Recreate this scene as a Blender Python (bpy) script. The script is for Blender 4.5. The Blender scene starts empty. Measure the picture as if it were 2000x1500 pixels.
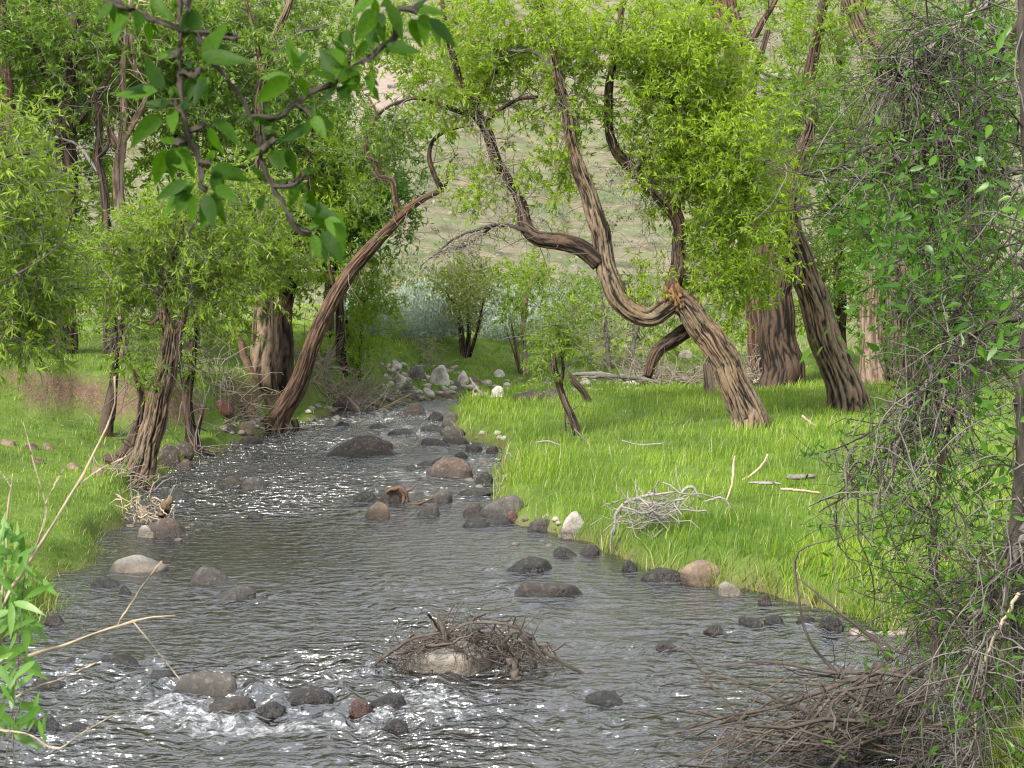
import bpy, bmesh, math, random
import numpy as np
from mathutils import Matrix, Vector

random.seed(7)
rng = np.random.default_rng(7)
scene = bpy.context.scene
col = scene.collection

# ------------------------------------------------------------------ camera
FPX, PH, CAMZ = 2778.0, 560.0, 2.0           # focal length in photo pixels, eye-level row, eye height
PITCH = math.atan((750 - PH) / FPX)
cam_d = bpy.data.cameras.new("camera")
cam_d.sensor_width = 36.0
cam_d.lens = 36.0 * FPX / 2000.0
cam_d.clip_start = 0.05
cam_d.clip_end = 2000.0
cam_d.dof.use_dof = True
cam_d.dof.focus_distance = 15.0
cam_d.dof.aperture_fstop = 14.0
cam = bpy.data.objects.new("camera", cam_d)
cam.location = (0, 0, CAMZ)
cam.rotation_euler = (math.radians(90) - PITCH, 0, 0)
col.objects.link(cam)
scene.camera = cam

# ------------------------------------------------------------------ sky, sun, exposure
SUN_EL, SUN_AZ = math.radians(38), math.radians(214)      # azimuth clockwise from +Y: behind the camera, to the left
world = bpy.data.worlds.new("World")
scene.world = world
world.use_nodes = True
wn, wl = world.node_tree.nodes, world.node_tree.links
bg = wn["Background"]
sky = wn.new("ShaderNodeTexSky")
sky.sky_type = 'NISHITA'
sky.sun_disc = False
sky.sun_elevation = SUN_EL
sky.sun_rotation = SUN_AZ
sky.air_density = 1.0
sky.dust_density = 3.0
hs = wn.new("ShaderNodeHueSaturation")
hs.inputs['Saturation'].default_value = 0.35
wl.new(sky.outputs[0], hs.inputs['Color'])
ov = wn.new("ShaderNodeMix"); ov.data_type = 'RGBA'; ov.inputs[0].default_value = 0.62          # thin, even bright cloud over the whole sky
wl.new(hs.outputs[0], ov.inputs[6]); ov.inputs[7].default_value = (10.6, 11.0, 11.8, 1)
wl.new(ov.outputs[2], bg.inputs['Color'])
bg.inputs['Strength'].default_value = 0.15
sd = bpy.data.lights.new("sun", 'SUN')
sd.energy = 5.0
sd.angle = math.radians(10.0)
sd.color = (1.0, 0.95, 0.86)
sun = bpy.data.objects.new("sun", sd)
to_sun = Vector((math.sin(SUN_AZ) * math.cos(SUN_EL), math.cos(SUN_AZ) * math.cos(SUN_EL), math.sin(SUN_EL)))
sun.rotation_euler = to_sun.to_track_quat('Z', 'Y').to_euler()
sun.location = (0, 0, 30)
col.objects.link(sun)
scene.view_settings.view_transform = 'Standard'
scene.view_settings.look = 'None'
scene.view_settings.gamma = 1.0
scene.view_settings.exposure = 0.70
scene.render.engine = 'CYCLES'
scene.cycles.use_denoising = True
scene.cycles.filter_width = 1.15
scene.cycles.max_bounces = 8
scene.cycles.diffuse_bounces = 5
scene.cycles.glossy_bounces = 2
scene.cycles.transmission_bounces = 3
scene.cycles.transparent_max_bounces = 8
scene.cycles.caustics_reflective = False
scene.cycles.caustics_refractive = False

# ------------------------------------------------------------------ noise
_r = np.random.RandomState(3)
_perm = _r.permutation(256)
_perm = np.concatenate([_perm, _perm, _perm])
_g = _r.normal(size=(256, 3)); _g /= np.linalg.norm(_g, axis=1)[:, None]
def noise3(p):
    p = np.asarray(p, float)
    i = np.floor(p).astype(int); f = p - i
    i &= 255
    u = f * f * f * (f * (f * 6 - 15) + 10)
    out = np.zeros(len(p))
    for dx in (0, 1):
        for dy in (0, 1):
            for dz in (0, 1):
                h = _perm[_perm[_perm[(i[:, 0] + dx) & 255] + ((i[:, 1] + dy) & 255)] + ((i[:, 2] + dz) & 255)]
                g = _g[h]
                d = (f[:, 0] - dx) * g[:, 0] + (f[:, 1] - dy) * g[:, 1] + (f[:, 2] - dz) * g[:, 2]
                w = (u[:, 0] if dx else 1 - u[:, 0]) * (u[:, 1] if dy else 1 - u[:, 1]) * (u[:, 2] if dz else 1 - u[:, 2])
                out += w * d
    return out * 1.6
def fbm(p, o=4):
    a, s, t = 1.0, 0.0, 0.0
    p = np.asarray(p, float)
    for k in range(o):
        s = s + a * noise3(p * (2 ** k) + 17.3 * k); t += a; a *= 0.5
    return s / t
def n2(x, y, s, seed=0.0):
    x, y = np.broadcast_arrays(x, y)
    return noise3(np.stack([x.ravel() / s, y.ravel() / s, np.full(x.size, seed + 0.37)], 1)).reshape(x.shape)
def sst(a, b, x):
    t = np.clip((x - a) / (b - a), 0, 1); return t * t * (3 - 2 * t)

# ------------------------------------------------------------------ pixel <-> place
def ray(px, py):
    cx, cy = (px - 1000) / FPX, (750 - py) / FPX
    return np.array([cx, math.cos(PITCH) + cy * math.sin(PITCH), -math.sin(PITCH) + cy * math.cos(PITCH)])
def at(px, py, Y):
    d = ray(px, py); return np.array([0, 0, CAMZ]) + d * (Y / d[1])
def plane(px, py, z=0.0):
    d = ray(px, py); return (np.array([0, 0, CAMZ]) + d * ((z - CAMZ) / d[2]))[:2]

left_px = [(900, 777), (850, 781), (800, 788), (740, 796), (680, 806), (600, 826), (540, 846), (480, 866), (420, 886), (350, 915), (300, 945), (268, 975), (255, 1010), (262, 1045), (225, 1060), (205, 1095), (150, 1130), (118, 1160), (95, 1200), (30, 1245), (-150, 1330)]
right_px = [(1500, 778), (1200, 777), (1010, 779), (930, 788), (890, 800), (868, 820), (890, 850), (945, 875), (972, 900), (955, 940), (962, 985), (1020, 1022), (1110, 1058), (1195, 1088), (1240, 1118), (1330, 1138), (1430, 1160), (1530, 1180), (1640, 1203), (1750, 1232), (1840, 1262), (1885, 1330), (1900, 1450)]
LB = [tuple(plane(*p)) for p in [(1500, 766), (1200, 768), (1010, 771)] + left_px] + [(-6.0, 4.5), (-12.0, 3.0)]
RB = [tuple(plane(*p)) for p in right_px] + [(1.75, 4.6), (0.5, 3.7), (-2.5, 2.6), (-12.0, 0.8)]
POLY = np.array(LB + RB[::-1])
def seg_dist(x, y, pts):
    xr, yr = x.ravel(), y.ravel(); best = np.full(xr.size, 5.0); m = 5.0
    for (ax, ay), (bx, by) in zip(pts[:-1], pts[1:]):
        k = np.flatnonzero((xr > min(ax, bx) - m) & (xr < max(ax, bx) + m) & (yr > min(ay, by) - m) & (yr < max(ay, by) + m))
        if not len(k): continue
        px, py, dx, dy = xr[k] - ax, yr[k] - ay, bx - ax, by - ay
        t = np.clip((px * dx + py * dy) / (dx * dx + dy * dy), 0, 1)
        best[k] = np.minimum(best[k], np.hypot(px - t * dx, py - t * dy))
    return best.reshape(x.shape)
def in_poly(x, y):
    xr, yr = x.ravel(), y.ravel(); ins = np.zeros(xr.size, bool)
    n = len(POLY)
    for i in range(n):
        x1, y1 = POLY[i]; x2, y2 = POLY[(i + 1) % n]
        c = ((y1 > yr) != (y2 > yr)) & (xr < (x2 - x1) * (yr - y1) / (y2 - y1 + 1e-12) + x1)
        ins ^= c
    return ins.reshape(x.shape)
TERR_U = np.array([-900, -300, 0, 150, 300, 430, 520, 620, 700, 760, 850, 950, 1050, 3000]) / 1.0
TERR_Y = np.array([13.0, 15.5, 16.6, 17.2, 17.4, 18.4, 20.2, 22.2, 24.0, 26.0, 28.0, 30.0, 31.0, 33.0])
def terrain(x, y, parts=False):
    x = np.asarray(x, float); y = np.asarray(y, float)
    xw = x + .16 * n2(x, y, .6, 51) + .07 * n2(x, y, .22, 52); yw = y + .22 * n2(x, y, .7, 53) + .08 * n2(x, y, .25, 54)     # ragged waterline
    ins = in_poly(xw, yw)
    dl = seg_dist(xw, yw, LB); dr = seg_dist(xw, yw, RB); d = np.minimum(dl, dr)
    wob = n2(x, y, 0.5, 2) * 0.10
    de = np.maximum(d + wob * sst(0, .3, d), 0)
    bed = -0.06 - 0.30 * sst(0, 0.9, d) + 0.05 * n2(x, y, 0.35, 9)
    px = 1000 + FPX * x / np.maximum(y, .5)
    leftish = np.where((dl >= 5) & (dr >= 5), px < np.interp(y, [0, 8, 14, 19, 25, 27, 60], [400, 600, 600, 700, 850, 1100, 1100]), dl < dr)
    # right meadow
    zr = -0.05 + 0.26 * sst(0, 0.28, de) + 0.10 * sst(0.3, 3.5, d) + 0.05 * n2(x, y, 1.7, 4) * sst(.2, 1.5, d)
    # left bank: a sloping bench then the cut terrace
    zl = -0.05 + 0.22 * sst(0, 0.30, de) + 0.34 * sst(0.3, 3.2, d) + 0.05 * n2(x, y, 1.1, 5) * sst(.2, 1.5, d)
    te = np.interp(px, TERR_U, TERR_Y) + 0.30 * n2(x, y, 1.6, 6) + 0.15 * n2(x, y, .4, 6.5)
    th = np.interp(px, [-400, 600, 760, 900, 1100], [0.62, 0.60, 0.55, 0.35, 0.0])
    t = sst(0, 0.85, y - te) * sst(0.05, .8, d)
    zl = zl + th * t
    z = np.where(leftish, zl, zr)
    z = np.where(ins, bed, z)
    far = sst(30, 44, y)
    hill = np.interp(y, [0, 36, 60, 90, 130, 150, 200, 700], [0, 0, 1.6, 9.8, 27.5, 33, 36, 40])
    hill = hill * (1 + .08 * n2(x, y, 40, 8)) + far * (0.12 * n2(x, y, 2.0, 11) + 0.9 * sst(50, 90, y) * n2(x, y, 14, 12))
    z = z + hill
    z = z + sst(4, 30, np.abs(x)) * 0.3 * (1 - far) * np.where(ins, 0, 1)
    soil = sst(.02, .35, t) * (1 - sst(.72, .98, t)) * leftish * (th > .2) * sst(-.55, .0, n2(x, y, .9, 61) + .4 * n2(x, y, .3, 62)) * sst(640, 560, px)
    z = z + soil * (.10 * n2(x, y, .22, 71) + .05 * n2(x, y, .09, 72))
    if parts:
        return z, ins, d, leftish, soil, far
    return z
def ground(px, py, y0=3.0, y1=200.0):
    d = ray(px, py); ys = np.exp(np.linspace(math.log(y0), math.log(y1), 1500))
    P = np.array([0, 0, CAMZ])[None] + d[None] * (ys / d[1])[:, None]
    h = np.maximum(terrain(P[:, 0], P[:, 1]), 0.0)
    k = np.argmax(P[:, 2] <= h)
    if P[k, 2] > h[k]: k = len(ys) - 1
    return np.array([P[k, 0], P[k, 1], h[k]])

# ------------------------------------------------------------------ mesh helpers
def mk(name, V, F, mat, parent=None, loc=(0, 0, 0), smooth=True, attrs=None, sharp=False):
    V = np.asarray(V, np.float32) - np.asarray(loc, np.float32)
    F = [np.asarray(f, np.int32) for f in (F if isinstance(F, list) else [F]) if len(f)]
    me = bpy.data.meshes.new(name)
    me.vertices.add(len(V)); me.vertices.foreach_set("co", V.ravel())
    nl = sum(f.size for f in F); npoly = sum(len(f) for f in F)
    me.loops.add(nl); me.polygons.add(npoly)
    me.loops.foreach_set("vertex_index", np.concatenate([f.ravel() for f in F]))
    st, k = [], 0
    for f in F:
        st.append(np.arange(len(f)) * f.shape[1] + k); k += f.size
    me.polygons.foreach_set("loop_start", np.concatenate(st).astype(np.int32))
    me.polygons.foreach_set("use_smooth", np.full(npoly, smooth, bool))
    me.update(calc_edges=True)
    for an, av in (attrs or {}).items():
        a = me.attributes.new(an, 'FLOAT', 'POINT'); a.data.foreach_set("value", np.asarray(av, np.float32).ravel())
    me.materials.append(mat)
    o = bpy.data.objects.new(name, me)
    col.objects.link(o)
    if parent is not None:
        o.parent = parent
    elif any(loc):
        o.location = loc
    return o
def tag(o, label, cat, group=None, kind=None):
    if label: o["label"] = label
    if cat: o["category"] = cat
    if group: o["group"] = group
    if kind: o["kind"] = kind
    return o
def thing(name, loc, label, cat, group=None):
    o = bpy.data.objects.new(name, None); col.objects.link(o); o.location = loc; o.empty_display_size = .2
    return tag(o, label, cat, group)
def catmull(P, n):
    P = np.asarray(P, float)
    if len(P) == 2:
        t = np.linspace(0, 1, n)[:, None]; return P[0] * (1 - t) + P[1] * t
    Q = np.vstack([2 * P[0] - P[1], P, 2 * P[-1] - P[-2]])
    L = np.concatenate([[0], np.cumsum(np.linalg.norm(np.diff(P[:, :3], axis=0), axis=1))])
    s = np.linspace(0, L[-1], n); k = np.clip(np.searchsorted(L, s, side='right') - 1, 0, len(P) - 2)
    t = ((s - L[k]) / np.maximum(L[k + 1] - L[k], 1e-9))[:, None]
    a, b, c, d = Q[k], Q[k + 1], Q[k + 2], Q[k + 3]
    return .5 * (2 * b + (c - a) * t + (2 * a - 5 * b + 4 * c - d) * t ** 2 + (3 * b - a - 3 * c + d) * t ** 3)
def tubes(C, R, S=5, cap=True):
    """C (M,K,3) curves, R (M,K) radii -> verts, quads."""
    C = np.asarray(C, float); R = np.asarray(R, float)
    M, K, _ = C.shape
    T = np.gradient(C, axis=1); T /= np.linalg.norm(T, axis=2, keepdims=True) + 1e-9
    mt = T.mean(1); ref = np.where((np.abs(mt[:, 2]) < .75)[:, None], [[0, 0, 1.]], [[1., 0, 0]])
    A = np.cross(T, ref[:, None, :]); A /= np.linalg.norm(A, axis=2, keepdims=True) + 1e-9
    B = np.cross(T, A)
    th = np.linspace(0, 2 * math.pi, S, endpoint=False)
    V = C[:, :, None, :] + R[:, :, None, None] * (np.cos(th)[None, None, :, None] * A[:, :, None, :] + np.sin(th)[None, None, :, None] * B[:, :, None, :])
    idx = np.arange(M * K * S).reshape(M, K, S)
    a = idx[:, :-1, :]; b = idx[:, 1:, :]
    F = np.stack([a, np.roll(a, -1, 2), np.roll(b, -1, 2), b], -1).reshape(-1, 4)
    return V.reshape(-1, 3), F
def barktube(C, R, S, ridge=.045, depth=.14, seed=0, knobs=.07):
    """one trunk with furrowed bark: parallel-transported frame, ridges displaced in the mesh."""
    S = int(np.clip(4.2 * 2 * math.pi * R.mean() / ridge, 10, S * 3))
    n = len(C); T = np.gradient(C, axis=0); T /= np.linalg.norm(T, axis=1)[:, None]
    a = np.cross(T[0], [0.3, 1, 0.1]); a /= np.linalg.norm(a); A = [a]
    for k in range(1, n):
        a = A[-1] - T[k] * (A[-1] @ T[k]); A.append(a / np.linalg.norm(a))
    A = np.array(A); B = np.cross(T, A)
    th = np.linspace(0, 2 * math.pi, S, endpoint=False)
    s = np.concatenate([[0], np.cumsum(np.linalg.norm(np.diff(C, axis=0), axis=1))])
    rm = max(R.mean(), .03)
    TH, SS = np.meshgrid(th, s); k = rm / ridge
    q = np.stack([np.cos(TH) * k, np.sin(TH) * k, SS / (ridge * 12.0)], -1).reshape(-1, 3) + seed
    w = np.stack([noise3(q * .7 + 5), noise3(q * .7 + 9), noise3(q * .9 + 14)], 1) * .8
    v = 1 - np.minimum(1, np.abs(noise3(q + w)) * 3.0)         # 1 in the furrow
    v2 = 1 - np.minimum(1, np.abs(noise3(q * np.array([2.3, 2.3, 4.5]) + 31)) * 3.2)
    fur = np.clip(.9 * v ** 1.3 + .5 * v2 ** 2, 0, 1)
    low = noise3(np.stack([np.cos(TH).ravel() * 1.1, np.sin(TH).ravel() * 1.1, SS.ravel() / (rm * 5.0)], 1) + seed * 1.7)
    rr = (R[:, None] * np.ones(S)).ravel() * (1 + knobs * low) - np.minimum(depth * rm * 1.3, .04) * fur
    D = (np.cos(TH)[..., None] * A[:, None] + np.sin(TH)[..., None] * B[:, None]).reshape(-1, 3)
    V = np.repeat(C, S, 0) + D * rr[:, None]
    idx = np.arange(n * S).reshape(n, S); a = idx[:-1]; b = idx[1:]
    F = np.stack([a, np.roll(a, -1, 1), np.roll(b, -1, 1), b], -1).reshape(-1, 4)
    c0 = len(V); V = np.vstack([V, C[:1], C[-1:]]); fur = np.append(fur, [.5, .3])
    F3 = np.vstack([np.stack([np.full(S, c0), np.roll(idx[0], -1), idx[0]], 1), np.stack([np.full(S, c0 + 1), idx[-1], np.roll(idx[-1], -1)], 1)])
    return V, [F, F3], fur
def unit(v): return v / (np.linalg.norm(v, axis=-1, keepdims=True) + 1e-9)
def leafmesh(Pb, D, L, Wr=.26, up=None, fine=False):
    """pointed folded leaves: base points, directions, lengths -> verts, faces, per-vertex random."""
    n = len(Pb); D = unit(D)
    up = unit(rng.normal(size=(n, 3)) + [0, 0, .6]) if up is None else up
    S = unit(np.cross(D, up)); N = np.cross(S, D)
    L = np.asarray(L)[:, None]; w = L * Wr * rng.uniform(.8, 1.2, (n, 1))
    if fine:
        c = rng.uniform(-.15, .25, (n, 1)) * L
        ks = [Pb, Pb + D * L * .33 + S * w * .48 + N * w * .3, Pb + D * L * .33 - S * w * .48 + N * w * .3, Pb + D * L * .4, Pb + D * L * .7 + S * w * .3 + N * (w * .2 - c * .5), Pb + D * L * .7 - S * w * .3 + N * (w * .2 - c * .5), Pb + D * L - N * c]
        V = np.stack(ks, 1).reshape(-1, 3); b = np.arange(n)[:, None] * 7
        F3 = np.vstack([b + [0, 3, 1], b + [0, 2, 3], b + [3, 6, 4], b + [3, 5, 6], b + [3, 4, 1], b + [3, 2, 5]])
        return V, [F3], np.repeat(rng.random(n), 7)
    V = np.stack([Pb, Pb + D * L * .42 + S * w * .5 + N * w * .22, Pb + D * L - N * L * .12, Pb + D * L * .42 - S * w * .5 + N * w * .22], 1).reshape(-1, 3)
    b = np.arange(n)[:, None] * 4
    return V, [np.vstack([b + [0, 1, 2], b + [0, 2, 3]])], np.repeat(rng.random(n), 4)

# ------------------------------------------------------------------ materials
def newmat(name):
    m = bpy.data.materials.new(name); m.use_nodes = True
    n, l = m.node_tree.nodes, m.node_tree.links; n.clear()
    out = n.new("ShaderNodeOutputMaterial")
    return m, n, l, out
def rgba(c): return (c[0], c[1], c[2], 1)
def mixc(n, l, fac, a, b, mode='MIX'):
    x = n.new("ShaderNodeMix"); x.data_type = 'RGBA'; x.blend_type = mode
    for s, v in ((x.inputs[0], fac), (x.inputs[6], a), (x.inputs[7], b)):
        if hasattr(v, 'links'): l.new(v, s)
        elif isinstance(v, (int, float)): s.default_value = v
        else: s.default_value = rgba(v)
    return x.outputs[2]
def ntex(n, l, scale, detail=4, rough=.6, vec=None, stretch=None, coord='Object'):
    if vec is None:
        tc = n.new("ShaderNodeTexCoord"); vec = tc.outputs[coord]
    if stretch:
        mp = n.new("ShaderNodeMapping"); mp.inputs['Scale'].default_value = stretch; l.new(vec, mp.inputs[0]); vec = mp.outputs[0]
    t = n.new("ShaderNodeTexNoise"); t.inputs['Scale'].default_value = scale; t.inputs['Detail'].default_value = detail; t.inputs['Roughness'].default_value = rough
    l.new(vec, t.inputs['Vector']); return t.outputs['Fac']
def ramp(n, l, fac, a, b):
    r = n.new("ShaderNodeMapRange"); r.inputs[1].default_value = a; r.inputs[2].default_value = b; l.new(fac, r.inputs[0]); return r.outputs[0]
def bump(n, l, h, st, dist=.01):
    b = n.new("ShaderNodeBump"); b.inputs['Strength'].default_value = st; b.inputs['Distance'].default_value = dist; l.new(h, b.inputs['Height']); return b.outputs[0]
def attr(n, name):
    a = n.new("ShaderNodeAttribute"); a.attribute_name = name; return a.outputs['Fac']
def leafmat(name, c1, c2, trans=.4, obj_random=False, rough=.45, vein=False, spec=.3):
    m, n, l, out = newmat(name)
    fac = n.new("ShaderNodeObjectInfo").outputs['Random'] if obj_random else attr(n, 'rnd')
    c = mixc(n, l, fac, c1, c2)
    if vein:
        nz = ntex(n, l, 9, 3); c = mixc(n, l, ramp(n, l, nz, .3, .75), c, mixc(n, l, .5, c, (c1[0] * .7, c1[1] * .75, c1[2])))
    p = n.new("ShaderNodeBsdfPrincipled"); l.new(c, p.inputs['Base Color']); p.inputs['Roughness'].default_value = rough
    p.inputs['Specular IOR Level'].default_value = spec
    t = n.new("ShaderNodeBsdfTranslucent"); tc = mixc(n, l, .5, c, (c2[0] * 1.05, c2[1] * 1.1, c2[2] * .6)); l.new(tc, t.inputs[0])
    mx = n.new("ShaderNodeMixShader"); mx.inputs[0].default_value = trans
    l.new(p.outputs[0], mx.inputs[1]); l.new(t.outputs[0], mx.inputs[2]); l.new(mx.outputs[0], out.inputs[0])
    return m
def barkmat(name, ridge, furrow, warm, tint=.5):
    m, n, l, out = newmat(name)
    nz = ntex(n, l, 3.0, 5); c = mixc(n, l, ramp(n, l, nz, .35, .7), ridge, warm)
    fz = ntex(n, l, 45, 4, stretch=(1, 1, .35)); c = mixc(n, l, ramp(n, l, fz, .3, .8), mixc(n, l, .45, c, furrow), c)
    c = mixc(n, l, ramp(n, l, attr(n, 'bark'), .12, .75), c, furrow)
    p = n.new("ShaderNodeBsdfPrincipled"); l.new(c, p.inputs['Base Color']); p.inputs['Roughness'].default_value = .92; p.inputs['Specular IOR Level'].default_value = .2
    l.new(bump(n, l, fz, .7, .012), p.inputs['Normal']); l.new(p.outputs[0], out.inputs[0])
    return m
def plainmat(name, c1, c2, scale=20, rough=.9, stretch=None, bmp=.5):
    m, n, l, out = newmat(name)
    nz = ntex(n, l, scale, 5, stretch=stretch); oi = n.new("ShaderNodeObjectInfo")
    c = mixc(n, l, ramp(n, l, nz, .3, .7), c1, c2)
    c = mixc(n, l, ramp(n, l, oi.outputs['Random'], 0, 1), c, mixc(n, l, .35, c, c2))
    p = n.new("ShaderNodeBsdfPrincipled"); l.new(c, p.inputs['Base Color']); p.inputs['Roughness'].default_value = rough; p.inputs['Specular IOR Level'].default_value = .25
    l.new(bump(n, l, nz, bmp, .01), p.inputs['Normal']); l.new(p.outputs[0], out.inputs[0])
    return m

M_YEL = leafmat("leaf_yellow_green", (.085, .17, .006), (.34, .47, .026), .50)
M_FRESH = leafmat("leaf_fresh_green", (.050, .115, .008), (.285, .405, .036), .48)
M_MID = leafmat("leaf_mid_green", (.035, .085, .007), (.20, .32, .034), .46)
M_DARK = leafmat("leaf_deep_green", (.045, .125, .012), (.10, .215, .022), .42, rough=.38)
M_OLIVE = leafmat("leaf_olive", (.09, .14, .025), (.22, .25, .05), .45)
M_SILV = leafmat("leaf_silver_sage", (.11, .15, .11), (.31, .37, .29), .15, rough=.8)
M_HSAGE = leafmat("leaf_far_sage", (.05, .068, .04), (.19, .225, .155), .15, rough=.8)
M_NEAR = leafmat("leaf_near_shrub", (.022, .075, .006), (.085, .19, .014), .45, rough=.36)  # shade over the near shrub is put into these dark leaf colours
M_NEARO = leafmat("leaf_near_single", (.022, .075, .006), (.085, .19, .014), .45, obj_random=True, rough=.36)  # same shade-darkened colours, for the single leaves
M_OVER = leafmat("leaf_overhanging", (.008, .030, .002), (.075, .175, .006), .5, obj_random=True, rough=.5, vein=True, spec=.15)
M_WILL = leafmat("leaf_sapling", (.06, .15, .025), (.14, .27, .05), .42, obj_random=True, rough=.38)
M_GRASS = leafmat("grass_blade", (.045, .11, .010), (.235, .345, .030), .40, rough=.5)
M_DRYG = leafmat("dry_grass_blade", (.22, .24, .08), (.38, .36, .16), .25, rough=.7)
B_COTT = barkmat("bark_cottonwood", (.21, .16, .11), (.016, .012, .009), (.22, .145, .088))
B_DARK = barkmat("bark_dark", (.085, .066, .050), (.011, .008, .006), (.105, .06, .036))
B_PINK = barkmat("bark_pale_pink", (.33, .25, .19), (.09, .06, .045), (.30, .20, .14))
B_RED = barkmat("bark_red_brown", (.15, .10, .072), (.026, .017, .012), (.18, .095, .055))
B_TWIG = plainmat("twig_grey_brown", (.06, .053, .047), (.18, .16, .14), 8)
B_TWIGD = plainmat("twig_dark", (.018, .015, .013), (.065, .052, .042), 8)
B_TWIGP = plainmat("twig_pale", (.26, .20, .135), (.42, .34, .24), 10)
B_DEAD = plainmat("driftwood_grey", (.12, .11, .097), (.28, .255, .225), 25, stretch=(3, 3, 3))
B_STICK = plainmat("driftwood_brown", (.018, .015, .012), (.11, .09, .073), 9)
B_BRUSH = plainmat("dead_brush", (.13, .105, .085), (.27, .225, .185), 6)
B_SPLIT = plainmat("splintered_wood", (.17, .085, .035), (.29, .165, .08), 30, stretch=(1, 1, .2))

def rockmat():
    m, n, l, out = newmat("river_stone")
    oi = n.new("ShaderNodeObjectInfo"); a = ntex(n, l, 4.0, 6, .65); b = ntex(n, l, 28, 5, .7); g = ntex(n, l, 120, 2)
    c = mixc(n, l, 1.0, oi.outputs['Color'], mixc(n, l, ramp(n, l, a, .35, .65), (.42, .40, .39), (1.5, 1.42, 1.3)), 'MULTIPLY')
    c = mixc(n, l, ramp(n, l, b, .52, .72), c, mixc(n, l, .5, c, (.30, .29, .26)))
    c = mixc(n, l, ramp(n, l, g, .55, .8), c, mixc(n, l, .45, c, (.05, .045, .04)))
    ge = n.new("ShaderNodeNewGeometry"); sp = n.new("ShaderNodeSeparateXYZ"); l.new(ge.outputs['Position'], sp.inputs[0])
    ad = n.new("ShaderNodeMath"); ad.operation = 'MULTIPLY_ADD'; l.new(a, ad.inputs[0]); ad.inputs[1].default_value = -.10; l.new(sp.outputs[2], ad.inputs[2])
    wet = n.new("ShaderNodeMapRange"); wet.inputs[1].default_value = .055; wet.inputs[2].default_value = .005; l.new(ad.outputs[0], wet.inputs[0])
    c = mixc(n, l, wet.outputs[0], c, mixc(n, l, 1.0, c, (.40, .37, .33), 'MULTIPLY'))
    p = n.new("ShaderNodeBsdfPrincipled"); l.new(c, p.inputs['Base Color'])
    rr = n.new("ShaderNodeMapRange"); rr.inputs[3].default_value = .85; rr.inputs[4].default_value = .3; l.new(wet.outputs[0], rr.inputs[0]); l.new(rr.outputs[0], p.inputs['Roughness'])
    l.new(bump(n, l, b, 1.0, .03), p.inputs['Normal']); l.new(p.outputs[0], out.inputs[0])
    return m
M_ROCK = rockmat()

def groundmat():
    m, n, l, out = newmat("ground_soil_and_turf")
    a = ntex(n, l, 2.2, 6, .65); b = ntex(n, l, 14, 6, .7); s3 = ntex(n, l, .35, 5, .6); d = ntex(n, l, 60, 3)
    turf = mixc(n, l, ramp(n, l, a, .35, .7), (.06, .105, .016), (.125, .19, .032))
    turf = mixc(n, l, ramp(n, l, b, .55, .8), turf, (.13, .10, .055))
    soil = mixc(n, l, ramp(n, l, b, .3, .7), (.075, .047, .031), (.165, .105, .07))
    soil = mixc(n, l, ramp(n, l, d, .5, .75), soil, (.22, .165, .125))
    h2 = ntex(n, l, .8, 7, .72)
    hill = mixc(n, l, ramp(n, l, h2, .38, .60), (.06, .068, .034), (.17, .145, .095))
    hill = mixc(n, l, ramp(n, l, s3, .48, .62), hill, mixc(n, l, .6, hill, (.09, .13, .045)))
    hill = mixc(n, l, ramp(n, l, a, .60, .68), hill, (.24, .195, .15))
    bed = mixc(n, l, ramp(n, l, b, .35, .65), (.075, .062, .032), (.20, .165, .10))
    c = mixc(n, l, attr(n, 'hill'), turf, hill)
    so = n.new("ShaderNodeMath"); so.operation = 'MULTIPLY'; l.new(attr(n, 'soil'), so.inputs[0]); l.new(ramp(n, l, a, .25, .45), so.inputs[1])
    c = mixc(n, l, so.outputs[0], c, soil)
    c = mixc(n, l, attr(n, 'scar'), c, mixc(n, l, ramp(n, l, a, .3, .7), (.17, .135, .11), (.26, .21, .175)))
    c = mixc(n, l, attr(n, 'bed'), c, bed)
    p = n.new("ShaderNodeBsdfPrincipled"); l.new(c, p.inputs['Base Color']); p.inputs['Roughness'].default_value = .95; p.inputs['Specular IOR Level'].default_value = .15
    l.new(bump(n, l, b, .8, .05), p.inputs['Normal']); l.new(p.outputs[0], out.inputs[0])
    return m
M_GROUND = groundmat()

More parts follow.
